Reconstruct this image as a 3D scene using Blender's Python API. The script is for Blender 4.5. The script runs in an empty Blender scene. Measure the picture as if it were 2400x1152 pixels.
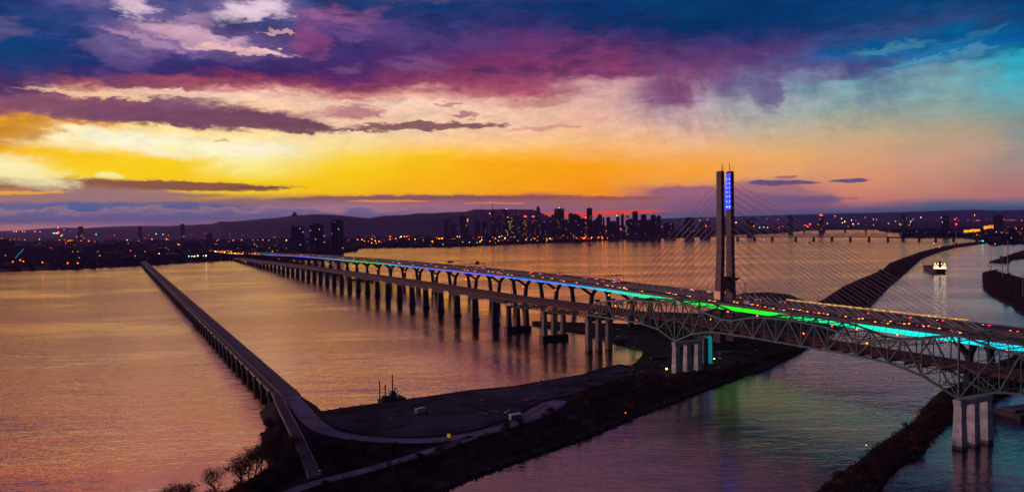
import bpy, bmesh, math, random
from mathutils import Vector, noise
from mathutils.geometry import tessellate_polygon
R_ = math.radians
scene = bpy.context.scene
COL = scene.collection

# ------------------------------------------------------------------ camera
CAMH = 116.0
cam_d = bpy.data.cameras.new('camera'); cam = bpy.data.objects.new('camera', cam_d); COL.objects.link(cam)
scene.camera = cam
cam_d.sensor_fit = 'HORIZONTAL'; cam_d.sensor_width = 36.0; cam_d.lens = 36.0*1850/2400
cam_d.clip_start = 1.0; cam_d.clip_end = 80000.0
from mathutils import Matrix
PITCH = math.atan(58/1850.); ROLL = math.atan(.014)
cam.location = (0, 0, CAMH)
cam.rotation_euler = (Matrix.Rotation(R_(90)-PITCH, 3, 'X') @ Matrix.Rotation(-ROLL, 3, 'Z')).to_euler()

# ------------------------------------------------------------------ colours
def lin(c):
    out = []
    for v in c[:3]:
        v = v/255.0
        out.append(v/12.92 if v <= .04045 else ((v+.055)/1.055)**2.4)
    return tuple(out)+(1.0,)

# ------------------------------------------------------------------ world: dusk sky
SKYCOLS = [(-32.92,[(0.12,(195,135,130)),(0.51,(80,100,140)),(0.9,(95,100,145)),(1.42,(150,110,130)),(2.2,(200,130,70)),(2.72,(170,110,70)),(3.1,(255,215,60)),(3.75,(255,240,160)),(4.65,(250,180,10)),(5.16,(200,130,30)),(5.81,(210,140,20)),(6.57,(240,165,30)),(7.08,(200,110,60)),(7.84,(110,60,95)),(8.6,(75,45,100)),(9.86,(30,50,110)),(10.86,(0,60,120)),(12.09,(0,60,120)),(13.56,(10,45,110))]),(-28.34,[(-0.08,(185,130,140)),(0.27,(150,115,145)),(0.6,(95,105,150)),(1.14,(85,100,150)),(1.69,(145,115,140)),(2.36,(160,115,110)),(2.91,(170,110,70)),(3.31,(255,215,20)),(4.66,(255,200,10)),(5.47,(255,240,190)),(6.28,(255,225,150)),(6.68,(235,160,60)),(7.21,(150,90,90)),(8.01,(140,85,105)),(8.54,(235,170,140)),(8.93,(150,75,95)),(9.46,(70,45,105)),(10.25,(30,45,110)),(11.55,(10,55,115)),(13.1,(50,65,128)),(14.11,(90,85,140))]),(-23.33,[(0.26,(130,105,145)),(0.83,(90,90,135)),(1.45,(130,100,130)),(1.82,(190,140,80)),(2.25,(250,195,30)),(2.95,(255,205,10)),(3.66,(255,208,0)),(4.5,(255,215,20)),(5.63,(255,250,215)),(6.46,(255,225,150)),(6.74,(180,110,80)),(7.3,(130,80,105)),(8.27,(130,80,110)),(8.82,(250,205,180)),(9.1,(150,80,95)),(9.51,(150,70,95)),(10.06,(60,40,105)),(10.87,(50,50,115)),(11.55,(140,110,160)),(12.49,(120,95,150)),(13.56,(90,85,138)),(14.61,(60,70,130))]),(-17.92,[(0.63,(150,115,145)),(1.22,(140,110,140)),(1.66,(150,110,100)),(2.19,(255,205,0)),(2.98,(255,212,0)),(3.71,(255,238,130)),(4.29,(255,240,160)),(5.17,(255,250,220)),(6.18,(255,228,165)),(6.61,(250,205,150)),(7.33,(230,170,140)),(8.05,(250,200,160)),(8.77,(250,210,185)),(9.14,(230,160,150)),(9.48,(170,85,100)),(9.9,(140,55,90)),(10.47,(60,35,100)),(11.31,(60,50,110)),(12.01,(100,80,130)),(12.84,(80,65,120)),(13.67,(70,75,130)),(14.35,(110,95,145)),(15.03,(140,115,160))]),(-12.16,[(0.56,(175,120,140)),(1.02,(170,120,145)),(1.62,(150,105,115)),(1.83,(190,130,60)),(2.16,(255,198,0)),(3.73,(255,208,0)),(4.62,(255,215,60)),(5.22,(255,222,130)),(6.12,(250,220,165)),(6.71,(248,208,165)),(7.6,(240,195,170)),(8.33,(245,205,180)),(8.83,(200,120,120)),(9.36,(140,60,95)),(9.94,(90,40,100)),(11.1,(70,40,105)),(12.53,(60,45,110)),(13.66,(100,65,130)),(14.22,(150,90,140)),(14.78,(50,60,120)),(15.34,(15,60,115))]),(-6.13,[(0.79,(165,112,135)),(1.41,(165,105,120)),(1.81,(150,95,90)),(2.08,(255,180,0)),(3.7,(255,190,0)),(4.77,(255,200,30)),(5.38,(255,205,120)),(6.13,(248,205,160)),(7.49,(245,200,170)),(8.39,(245,205,185)),(9.07,(225,160,145)),(9.57,(160,70,100)),(10.31,(120,50,95)),(11.78,(85,45,105)),(13.22,(80,60,120)),(14.65,(40,55,115)),(15.5,(0,55,110))]),(0.03,[(0.56,(155,105,130)),(1.33,(150,100,120)),(1.85,(170,90,80)),(2.16,(255,165,0)),(4.25,(255,172,0)),(4.8,(255,185,60)),(5.47,(255,200,130)),(6.69,(245,195,165)),(7.9,(240,195,170)),(8.5,(225,160,145)),(8.95,(170,80,105)),(9.69,(150,65,100)),(11.17,(125,50,100)),(12.63,(95,50,110)),(14.07,(50,50,110)),(15.5,(0,50,110))]),(6.2,[(0.31,(150,105,135)),(0.77,(160,105,125)),(1.45,(170,100,90)),(1.79,(255,150,5)),(3.99,(255,165,10)),(4.6,(255,175,80)),(5.66,(250,190,130)),(7.17,(235,180,155)),(8.66,(215,170,165)),(9.7,(210,155,160)),(10.2,(150,70,110)),(11.02,(130,55,100)),(12.48,(100,50,105)),(13.63,(10,45,100)),(15.33,(0,50,110))]),(12.22,[(0.37,(110,100,135)),(0.83,(145,100,125)),(1.43,(160,100,125)),(2.12,(185,115,110)),(2.55,(245,160,70)),(3.39,(255,165,50)),(3.99,(250,170,80)),(5.18,(245,185,130)),(6.37,(225,185,165)),(7.55,(195,160,165)),(8.29,(140,85,125)),(9.31,(130,65,110)),(10.76,(110,60,110)),(12.19,(60,50,110)),(13.32,(0,45,100)),(15.0,(0,60,110))]),(17.99,[(0.43,(80,100,145)),(1.02,(120,95,130)),(1.6,(170,115,125)),(2.19,(200,130,115)),(2.92,(235,165,110)),(4.09,(240,175,105)),(5.54,(210,180,140)),(6.7,(175,175,165)),(8.13,(150,155,170)),(8.99,(110,110,150)),(10.12,(110,90,140)),(10.96,(80,55,115)),(12.07,(20,50,110)),(12.9,(0,50,105)),(14.54,(0,50,105))]),(23.4,[(0.19,(60,90,135)),(0.53,(130,100,135)),(1.04,(215,130,115)),(2.46,(225,150,110)),(4.15,(220,165,120)),(5.55,(195,175,140)),(6.67,(160,170,150)),(7.77,(125,160,165)),(8.74,(100,150,165)),(9.15,(70,90,140)),(9.97,(70,70,130)),(10.51,(0,90,150)),(11.32,(0,85,145)),(11.99,(50,70,125)),(12.66,(10,60,115)),(13.98,(0,60,115))]),(28.4,[(0.33,(60,100,130)),(0.79,(100,105,140)),(1.11,(195,125,120)),(2.01,(205,140,120)),(3.63,(205,155,130)),(5.25,(180,160,135)),(6.32,(150,160,150)),(7.65,(125,165,170)),(9.1,(110,150,165)),(9.62,(60,120,160)),(10.14,(20,110,165)),(10.79,(0,95,155)),(11.44,(0,85,140)),(12.08,(40,70,122)),(13.36,(0,65,120))]),(32.98,[(0.29,(50,95,130)),(0.71,(110,110,140)),(1.02,(180,120,120)),(1.59,(185,120,120)),(2.88,(170,140,130)),(4.42,(140,145,145)),(5.7,(130,150,145)),(6.72,(110,160,165)),(8.24,(60,170,190)),(9.24,(40,165,190)),(9.74,(0,110,150)),(10.49,(0,85,150)),(11.47,(0,70,125)),(12.7,(0,60,115))])]
BLOBS = [(-24.96,7.45,10.31,0.75,-0.0,0.7,(128,78,104),0.95),(-21.33,7.14,7.5,0.625,-0.03,0.6,(118,70,98),0.95),(-16.09,7.03,4.06,0.5,-0.12,0.55,(112,68,92),0.95),(-6.02,6.86,5.62,0.281,0.01,0.5,(118,70,86),0.9),(-14.95,6.76,5.94,0.125,-0.03,0.6,(120,75,85),0.8),(-11.42,7.84,1.88,0.531,-0.0,0.9,(172,100,118),0.75),(-3.41,7.57,1.25,0.156,0,0.7,(160,95,110),0.8),(-4.16,8.35,0.94,0.125,0,0.7,(165,100,115),0.7),(-31.44,6.0,2.81,0.75,0.1,0.9,(205,135,30),0.8),(-27.53,8.39,4.06,0.156,0,0.8,(250,205,165),0.8),(-22.61,8.6,3.75,0.125,-0.02,0.8,(252,215,180),0.6),(-28.29,2.69,11.88,0.344,-0.01,0.5,(152,100,82),0.95),(-22.5,2.65,6.25,0.281,-0.03,0.4,(140,88,62),0.95),(-18.16,2.54,2.19,0.069,0,0.4,(120,75,50),0.9),(-23.82,1.99,3.75,0.125,0,0.5,(175,125,60),0.8),(-28.31,2.01,6.25,0.438,0,0.6,(160,118,120),0.9),(-31.89,2.13,2.19,0.094,0,0.6,(245,170,40),0.9),(-30.45,1.15,10.31,0.406,0,0.8,(75,98,150),0.8),(-24.62,0.95,3.75,0.281,0,0.9,(90,95,145),0.7),(-11.54,1.77,5.0,0.156,0.01,0.5,(140,95,95),0.9),(-3.04,1.77,8.12,0.156,0,0.4,(140,85,90),0.9),(6.21,1.57,6.25,0.125,-0.01,0.4,(150,85,85),0.8),(-8.85,1.53,2.81,0.078,0,0.6,(250,150,60),0.8),(-1.19,1.32,2.19,0.078,0,0.6,(240,130,90),0.7),(13.99,1.7,3.91,0.531,-0.05,0.25,(158,100,124),0.95),(16.86,0.95,5.94,0.688,0,0.7,(135,95,130),0.85),(17.99,2.04,2.19,0.375,-0.15,0.6,(165,110,125),0.85),(19.11,2.34,2.44,0.188,-0.02,0.35,(95,78,125),0.95),(18.83,2.72,0.94,0.094,0.1,0.7,(130,90,120),0.7),(23.14,2.38,1.12,0.141,0.02,0.4,(92,80,128),0.95),(20.2,1.17,2.81,0.219,0,0.8,(110,90,135),0.7),(2.89,6.64,2.97,0.156,0.05,0.8,(205,140,130),0.7),(-19.74,5.77,0.62,0.094,-0.05,0.5,(225,165,90),0.8),(1.68,8.38,2.19,0.25,0.05,0.9,(190,120,130),0.6),(6.04,0.5,5.31,0.156,0.02,0.5,(255,84,30),0.95),(4.05,0.34,2.19,0.125,0,0.5,(255,80,40),0.9),(-14.24,12.59,1.41,1.062,-0.1,0.6,(140,70,125),0.7),(-25.54,14.06,1.41,0.688,-0.2,0.9,(232,200,218),0.85),(-17.88,14.42,2.5,0.75,0.15,0.8,(236,208,224),0.9),(-21.2,12.35,3.75,0.5,-0.15,0.95,(222,176,196),0.8),(-18.77,11.73,3.44,0.25,-0.05,0.5,(240,190,190),0.95),(-24.59,12.05,2.19,0.281,-0.3,0.95,(205,160,185),0.5),(-16.51,13.01,0.94,0.188,0,0.6,(230,170,180),0.8),(-21.97,13.37,1.41,0.375,0.2,0.95,(190,145,178),0.5),(19.81,9.15,1.88,0.562,0.25,0.9,(130,140,170),0.8),(25.32,10.73,1.88,0.281,0.1,0.9,(60,135,165),0.8),(27.9,9.8,3.44,0.219,0.15,0.8,(75,140,175),0.8),(29.78,11.01,1.88,0.25,0.2,0.9,(50,110,160),0.6),(18.29,8.54,0.94,1.25,-0.0,0.9,(100,85,135),0.7),(12.87,8.85,1.41,1.094,0,0.9,(125,60,110),0.6),(-32.18,3.56,2.5,0.875,-0.2,1.0,(255,244,185),0.8),(-25.77,5.55,3.44,0.5,-0.25,0.9,(255,246,215),0.8),(-27.31,3.33,0.94,0.188,0,0.8,(255,245,170),0.8)]
world = bpy.data.worlds.new('World'); scene.world = world; world.use_nodes = True
wt = world.node_tree; wn = wt.nodes; wl = wt.links
for n in list(wn): wn.remove(n)
class G_:
    def __init__(s, tree): s.t = tree
    def m(s, op, a, b=None, c=None, clamp=False):
        n = s.t.nodes.new('ShaderNodeMath'); n.operation = op; n.use_clamp = clamp
        for i, v in enumerate((a, b, c)):
            if v is None: continue
            if isinstance(v, (int, float)): n.inputs[i].default_value = v
            else: s.t.links.new(v, n.inputs[i])
        return n.outputs[0]
    def mix(s, f, a, b):
        n = s.t.nodes.new('ShaderNodeMix'); n.data_type = 'RGBA'; n.clamp_factor = True
        for k, v in ((0, f), (6, a), (7, b)):
            if isinstance(v, (int, float)): n.inputs[k].default_value = v
            elif isinstance(v, tuple): n.inputs[k].default_value = v
            else: s.t.links.new(v, n.inputs[k])
        return n.outputs[2]
    def mulc(s, a, b):
        n = s.t.nodes.new('ShaderNodeMix'); n.data_type = 'RGBA'; n.blend_type = 'MULTIPLY'; n.inputs[0].default_value = 1
        for k, v in ((6, a), (7, b)):
            if isinstance(v, tuple): n.inputs[k].default_value = v
            else: s.t.links.new(v, n.inputs[k])
        return n.outputs[2]
    def sm(s, x, a, b, lo=0.0, hi=1.0):
        n = s.t.nodes.new('ShaderNodeMapRange'); n.interpolation_type = 'SMOOTHSTEP'
        s.t.links.new(x, n.inputs[0]); n.inputs[1].default_value = a; n.inputs[2].default_value = b
        n.inputs[3].default_value = lo; n.inputs[4].default_value = hi
        return n.outputs[0]
    def vec(s, x, y, z=0.0):
        n = s.t.nodes.new('ShaderNodeCombineXYZ')
        for i, v in enumerate((x, y, z)):
            if isinstance(v, (int, float)): n.inputs[i].default_value = v
            else: s.t.links.new(v, n.inputs[i])
        return n.outputs[0]
    def noise(s, v, scale, detail=4, rough=.55, dim='3D', dist=0.0):
        n = s.t.nodes.new('ShaderNodeTexNoise'); n.noise_dimensions = dim
        s.t.links.new(v, n.inputs['Vector']); n.inputs['Scale'].default_value = scale
        n.inputs['Detail'].default_value = detail; n.inputs['Roughness'].default_value = rough; n.inputs['Distortion'].default_value = dist
        return n
def build_sky():
    g = G_(wt)
    tc = wn.new('ShaderNodeTexCoord')
    sep = wn.new('ShaderNodeSeparateXYZ'); wl.new(tc.outputs['Generated'], sep.inputs[0])
    X, Y, Z = sep.outputs
    az = g.m('MULTIPLY', g.m('ARCTAN2', X, Y), 57.29578)
    hyp = g.m('SQRT', g.m('ADD', g.m('MULTIPLY', X, X), g.m('MULTIPLY', Y, Y)))
    el = g.m('MULTIPLY', g.m('ARCTAN2', Z, hyp), 57.29578)
    # turbulence: displaced sky coordinates, stretched sideways like the cloud sheets
    v1 = g.vec(g.m('MULTIPLY', az, .09), g.m('MULTIPLY', el, .30), 3.1)
    n1 = g.noise(v1, 1.0, 5, .6)
    s1 = wn.new('ShaderNodeSeparateColor'); wl.new(n1.outputs['Color'], s1.inputs[0])
    v2 = g.vec(g.m('MULTIPLY', az, .55), g.m('MULTIPLY', el, 1.5), 7.7)
    n2 = g.noise(v2, 1.0, 6, .62, dist=.3)
    s2 = wn.new('ShaderNodeSeparateColor'); wl.new(n2.outputs['Color'], s2.inputs[0])
    elc = g.m('MAXIMUM', el, 0.0)
    ampe = g.m('MULTIPLY_ADD', g.m('MINIMUM', elc, 16.0), .12, .10)
    d1 = g.m('SUBTRACT', s1.outputs[0], .5); d2 = g.m('SUBTRACT', s2.outputs[0], .5)
    d3 = g.m('SUBTRACT', s1.outputs[1], .5); d4 = g.m('SUBTRACT', s2.outputs[1], .5)
    azw = g.m('ADD', az, g.m('ADD', g.m('MULTIPLY', d1, 9.0), g.m('MULTIPLY', d2, 3.0)))
    elw = g.m('ADD', el, g.m('MULTIPLY', ampe, g.m('ADD', g.m('MULTIPLY', d3, 1.3), g.m('MULTIPLY', d4, 1.5))))
    # base colours of the sky by bearing and height
    fac = g.m('DIVIDE', g.m('ADD', elw, 1.0), 18.0, clamp=True)
    cur = None; prev = None
    for a0, stops in SKYCOLS:
        cr = wn.new('ShaderNodeValToRGB'); wl.new(fac, cr.inputs[0])
        el_ = cr.color_ramp.elements
        st = stops[:32]
        for i, (e, c) in enumerate(st):
            p = max(0., min(1., (e+1)/18.0))
            if i < 2: el_[i].position = p if i else 0.0; x = el_[i]
            else: x = el_.new(p)
            x.color = lin(c)
        el_[0].position = max(0, (st[0][0]+1)/18.0)
        if cur is None: cur = cr.outputs[0]
        else: cur = g.mix(g.sm(azw, prev, a0), cur, cr.outputs[0])
        prev = a0
    # sheets: soft-edged cloud banks and gaps with ragged rims
    ra = g.m('ADD', az, g.m('ADD', g.m('MULTIPLY', d1, 3.0), g.m('MULTIPLY', d2, 3.2)))
    re = g.m('ADD', el, g.m('ADD', g.m('MULTIPLY', d3, .35), g.m('MULTIPLY', g.m('MULTIPLY', ampe, d4), 1.3)))
    v3 = g.vec(g.m('MULTIPLY', az, 1.6), g.m('MULTIPLY', el, 4.5), 1.7)
    n3 = g.noise(v3, 1.0, 5, .65)
    rag = g.m('SUBTRACT', n3.outputs[0], .5)
    for bx, by, rx, ry, tilt, soft, c, op in BLOBS:
        dx = g.m('SUBTRACT', ra, bx)
        dy = g.m('SUBTRACT', g.m('SUBTRACT', re, by), g.m('MULTIPLY', dx, tilt))
        q = g.m('ADD', g.m('POWER', g.m('MULTIPLY', dx, 1/rx), 2.0), g.m('POWER', g.m('MULTIPLY', dy, 1/ry), 2.0))
        q = g.m('MULTIPLY_ADD', rag, 1.1, q)
        if soft > .7: q = g.m('MULTIPLY_ADD', d2, 2.2, q)
        k = g.sm(q, 1+soft*.9, max(.02, 1-soft*.9), 0.0, op)
        cur = g.mix(k, cur, lin(c))
    # falling rain streaks and torn cloud bases in the right half
    vs3 = g.vec(g.m('ADD', g.m('MULTIPLY', az, .48), g.m('MULTIPLY', el, .12)), g.m('MULTIPLY', el, .22), 5.5)
    stn = g.noise(vs3, 1.0, 5, .6, dist=.25)
    win = g.m('MULTIPLY', g.m('MULTIPLY', g.sm(az, 3, 10), g.sm(az, 31, 22)), g.m('MULTIPLY', g.sm(el, 4.2, 7.5), g.sm(el, 13.5, 10)))
    cur = g.mix(g.m('MULTIPLY', g.sm(stn.outputs[0], .42, .74), g.m('MULTIPLY', win, .55)), cur, lin((96, 78, 128)))
    cur = g.mix(g.m('MULTIPLY', g.sm(stn.outputs[0], .52, .26), g.m('MULTIPLY', g.m('MULTIPLY', win, g.sm(el, 11.0, 8.5)), .35)), cur, lin((190, 180, 190)))
    # darker navy cores in the high cloud deck
    v5 = g.vec(g.m('MULTIPLY', az, .16), g.m('MULTIPLY', el, .5), 9.3); n5 = g.noise(v5, 1.0, 8, .62, dist=.15)
    win2 = g.m('MULTIPLY', g.sm(el, 8.5, 11.0), g.sm(az, 24, 12))
    cur = g.mix(g.m('MULTIPLY', g.sm(n5.outputs[0], .50, .64), g.m('MULTIPLY', win2, .55)), cur, lin((22, 34, 88)))
    cur = g.mix(g.m('MULTIPLY', g.sm(n5.outputs[0], .46, .34), g.m('MULTIPLY', g.m('MULTIPLY', win2, g.sm(az, 0, -8)), .30)), cur, lin((150, 110, 160)))
    # lumpy low cumulus along the western horizon
    v6 = g.vec(g.m('MULTIPLY', az, .55), g.m('MULTIPLY', el, 1.6), 2.9); n6 = g.noise(v6, 1.0, 7, .62, dist=.2)
    toph = g.m('MULTIPLY_ADD', n6.outputs[0], 1.9, .25)
    w6 = g.m('MULTIPLY', g.sm(az, -3, -11), g.sm(el, .1, .5))
    cur = g.mix(g.m('MULTIPLY', g.sm(g.m('SUBTRACT', toph, el), -.12, .10), g.m('MULTIPLY', w6, .7)), cur, lin((168, 126, 138)))
    cur = g.mix(g.m('MULTIPLY', g.sm(g.m('SUBTRACT', toph, el), .05, .55), g.m('MULTIPLY', w6, .75)), cur, lin((84, 92, 146)))
    # fine mottling of the cloud decks
    mot = g.m('MULTIPLY_ADD', g.m('SUBTRACT', n2.outputs[0], .5), .9, 1.0)
    mot2 = g.m('MULTIPLY_ADD', rag, .35, mot)
    mk = g.sm(el, 3.0, 9.0, .15, 1.0)
    motf = g.m('ADD', 1.0, g.m('MULTIPLY', g.m('SUBTRACT', mot2, 1.0), mk))
    cur = g.mulc(cur, g.vec(motf, motf, motf))
    # unseen upper dome, shaped to colour the water: pink in the west, dull violet east
    up_w = lin((212, 128, 104)); up_e = lin((98, 70, 98)); up_n = lin((150, 104, 116))
    upc = g.mix(g.sm(az, -40, 6), up_w, up_n); upc = g.mix(g.sm(az, 2, 30), upc, up_e)
    upc = g.mix(g.sm(g.m('ABSOLUTE', az), 45, 95), upc, lin((34, 35, 58)))
    upc = g.mulc(upc, g.vec(mot, mot, mot))
    upc = g.mix(g.sm(el, 27, 48), upc, lin((74, 76, 136)))
    cur = g.mix(g.sm(el, 15.0, 18.5), cur, upc)
    # unseen sky away from the sunset, darkened to keep faces turned to it dark
    back = g.sm(g.m('ABSOLUTE', g.m('ADD', az, 20.0)), 60, 105)
    cur = g.mix(back, cur, lin((24, 26, 46)))
    bg = wn.new('ShaderNodeBackground'); wl.new(cur, bg.inputs[0]); bg.inputs[1].default_value = 1.0
    # a very low sun's own physical sky adds a little to it
    st = wn.new('ShaderNodeTexSky'); st.sky_type = 'NISHITA'; st.sun_disc = False
    st.sun_elevation = R_(6); st.sun_rotation = R_(-64)
    bg2 = wn.new('ShaderNodeBackground'); wl.new(st.outputs[0], bg2.inputs[0]); bg2.inputs[1].default_value = 0.001
    ad = wn.new('ShaderNodeAddShader'); wl.new(bg.outputs[0], ad.inputs[0]); wl.new(bg2.outputs[0], ad.inputs[1])
    out = wn.new('ShaderNodeOutputWorld'); wl.new(ad.outputs[0], out.inputs[0])
build_sky()
world.cycles.sampling_method = 'MANUAL'; world.cycles.sample_map_resolution = 512

# ------------------------------------------------------------------ sun (below broken cloud in the west) and exposure
sun_d = bpy.data.lights.new('sun', 'SUN'); sun = bpy.data.objects.new('sun', sun_d); COL.objects.link(sun)
sun_d.energy = 0.8; sun_d.angle = R_(12); sun_d.color = (1.0, .58, .62); sun_d.specular_factor = 0.15
sd = Vector((math.sin(R_(-64))*math.cos(R_(6)), math.cos(R_(-64))*math.cos(R_(6)), math.sin(R_(6))))
sun.rotation_euler = (-sd).to_track_quat('-Z', 'Y').to_euler()
scene.view_settings.view_transform = 'Standard'; scene.view_settings.look = 'None'
scene.view_settings.exposure = 0.0; scene.view_settings.gamma = 1.0
scene.render.engine = 'CYCLES'
scene.cycles.volume_bounces = 0

# ------------------------------------------------------------------ mesh helpers
TH = math.atan(-950/1850.)
DV = Vector((math.sin(TH), math.cos(TH), 0)); RV = Vector((math.cos(TH), -math.sin(TH), 0))
def B(a, D, z=0.0): return DV*a + RV*D + Vector((0, 0, z))
class MB:
    def __init__(s): s.v = []; s.f = []; s.mi = []
    def face(s, pts, mi=0):
        n = len(s.v); s.v += [Vector(p) for p in pts]; s.f.append(tuple(range(n, n+len(pts)))); s.mi.append(mi)
    def hexa(s, p, mi=0):           # p: 4 bottom (ccw), 4 top
        n = len(s.v); s.v += [Vector(q) for q in p]
        for f in ((0,3,2,1), (4,5,6,7), (0,1,5,4), (1,2,6,5), (2,3,7,6), (3,0,4,7)):
            s.f.append(tuple(n+i for i in f)); s.mi.append(mi)
    def box(s, c, u, w, h, mi=0):   # centre, half vectors
        c, u, w, h = Vector(c), Vector(u), Vector(w), Vector(h)
        s.hexa([c-u-w-h, c+u-w-h, c+u+w-h, c-u+w-h, c-u-w+h, c+u-w+h, c+u+w+h, c-u+w+h], mi)
    def bbox(s, a0, a1, D0, D1, z0, z1, mi=0):      # box aligned with the bridges
        s.hexa([B(a0,D0,z0), B(a0,D1,z0), B(a1,D1,z0), B(a1,D0,z0), B(a0,D0,z1), B(a0,D1,z1), B(a1,D1,z1), B(a1,D0,z1)], mi)
    def beam(s, p, q, w, h=None, mi=0):
        p, q = Vector(p), Vector(q); h = w if h is None else h
        d = q-p; L = d.length
        if L < 1e-4: return
        d /= L; up = Vector((0,0,1)) if abs(d.z) < .95 else Vector(DV)
        sd_ = d.cross(up).normalized(); u2 = sd_.cross(d).normalized()
        s.box((p+q)/2, d*L/2, sd_*w/2, u2*h/2, mi)
    def tube(s, p, q, r0, r1=None, n=6, mi=0, cap=True):
        p, q = Vector(p), Vector(q); r1 = r0 if r1 is None else r1
        d = (q-p).normalized(); up = Vector((0,0,1)) if abs(d.z) < .95 else Vector((1,0,0))
        a = d.cross(up).normalized(); b = d.cross(a).normalized()
        k = len(s.v)
        for c, r in ((p, r0), (q, r1)):
            for i in range(n):
                t = 2*math.pi*i/n; s.v.append(c+(a*math.cos(t)+b*math.sin(t))*r)
        for i in range(n):
            j = (i+1) % n; s.f.append((k+i, k+n+i, k+n+j, k+j)); s.mi.append(mi)
        if cap:
            s.f.append(tuple(k+i for i in range(n))); s.mi.append(mi)
            s.f.append(tuple(k+n+i for i in reversed(range(n)))); s.mi.append(mi)
    def sphere(s, c, r, mi=0, n=8, m=5, sz=1.0):
        c = Vector(c); k = len(s.v)
        for j in range(m+1):
            ph = math.pi*j/m
            for i in range(n):
                t = 2*math.pi*i/n
                s.v.append(c+Vector((r*math.sin(ph)*math.cos(t), r*math.sin(ph)*math.sin(t), r*sz*math.cos(ph))))
        for j in range(m):
            for i in range(n):
                s.f.append((k+j*n+i, k+(j+1)*n+i, k+(j+1)*n+(i+1)%n, k+j*n+(i+1)%n)); s.mi.append(mi)
    def prism(s, poly, z0, z1, mi=0, zs=None):
        pts = [Vector((p[0], p[1], 0)) for p in poly]
        area = sum(pts[i].x*pts[(i+1)%len(pts)].y-pts[(i+1)%len(pts)].x*pts[i].y for i in range(len(pts)))
        if area < 0: pts.reverse()
        n = len(pts); k = len(s.v)
        s.v += [p+Vector((0,0,z0)) for p in pts]+[p+Vector((0,0,z1)) for p in pts]
        for t in tessellate_polygon([pts]):
            a, b, c = t
            cr = (pts[b]-pts[a]).cross(pts[c]-pts[a]).z
            if cr < 0: a, b, c = c, b, a
            s.f.append((k+n+a, k+n+b, k+n+c)); s.mi.append(mi)
        for i in range(n):
            j = (i+1) % n; s.f.append((k+i, k+j, k+n+j, k+n+i)); s.mi.append(mi)
    def build(s, name, mats, parent=None, origin=None, smooth=False):
        if not isinstance(mats, (list, tuple)): mats = [mats]
        o = Vector(origin) if origin is not None else Vector((0,0,0))
        me = bpy.data.meshes.new(name); me.from_pydata([tuple(v-o) for v in s.v], [], s.f)
        for m_ in mats: me.materials.append(m_)
        if len(mats) > 1: me.polygons.foreach_set('material_index', s.mi)
        if smooth: me.polygons.foreach_set('use_smooth', [True]*len(me.polygons))
        me.update()
        ob = bpy.data.objects.new(name, me); COL.objects.link(ob)
        if parent is not None:
            ob.parent = parent; po = abs_loc(parent)
            ob.location = o-po
        else: ob.location = o
        return ob
def abs_loc(o):
    v = Vector(o.location)
    while o.parent: o = o.parent; v += Vector(o.location)
    return v
def tag(o, label=None, cat=None, group=None, kind=None):
    if label: o['label'] = label
    if cat: o['category'] = cat
    if group: o['group'] = group
    if kind: o['kind'] = kind
    return o
def empty(name, loc, label=None, cat=None, group=None, rz=0.0):
    o = bpy.data.objects.new(name, None); COL.objects.link(o); o.location = loc; o.empty_display_size = 1
    o.rotation_euler = (0, 0, rz)
    return tag(o, label, cat, group)
CH = {}
def reg(par, *kids): CH.setdefault(par.name, []).extend(kids)
def copy_tree(o, loc, rz=None, sc=None, label=None, cat=None, group=None):
    c = o.copy(); COL.objects.link(c); c.location = loc
    if rz is not None: c.rotation_euler = (0, 0, rz)
    if sc is not None: c.scale = (sc,)*3 if isinstance(sc, (int, float)) else sc
    for k in o.children:
        d = k.copy(); COL.objects.link(d); d.parent = c
        for k2 in k.children:
            e = k2.copy(); COL.objects.link(e); e.parent = d
    tag(c, label, cat, group)
    return c

# ------------------------------------------------------------------ materials
def mat(name, col, rough=.8, metal=0.0, var=0.0, vs=.2, emit=None, es=0.0, sample=True, spec=None, bump=0.0, bs=1.0):
    m_ = bpy.data.materials.new(name); m_.use_nodes = True; t = m_.node_tree; b = t.nodes['Principled BSDF']
    c = tuple(col)+(1.0,) if len(col) == 3 else col
    b.inputs['Base Color'].default_value = c; b.inputs['Roughness'].default_value = rough; b.inputs['Metallic'].default_value = metal
    if spec is not None: b.inputs['Specular IOR Level'].default_value = spec
    g = G_(t)
    if var > 0 or bump > 0:
        tc = t.nodes.new('ShaderNodeTexCoord'); n = g.noise(tc.outputs['Object'], vs, 6, .62)
    if var > 0:
        f = g.sm(n.outputs[0], .3, .7)
        t.links.new(g.mix(f, tuple(v*(1-var) for v in c[:3])+(1,), tuple(min(1, v*(1+var)) for v in c[:3])+(1,)), b.inputs['Base Color'])
    if bump > 0:
        n2 = g.noise(tc.outputs['Object'], bs, 5, .6); bp = t.nodes.new('ShaderNodeBump'); bp.inputs['Strength'].default_value = bump
        t.links.new(n2.outputs[0], bp.inputs['Height']); t.links.new(bp.outputs[0], b.inputs['Normal'])
    if emit is not None:
        b.inputs['Emission Color'].default_value = tuple(emit)+(1.0,) if len(emit) == 3 else emit
        b.inputs['Emission Strength'].default_value = es
        if not sample: m_.cycles.emission_sampling = 'NONE'
    return m_
M = {}
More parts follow.
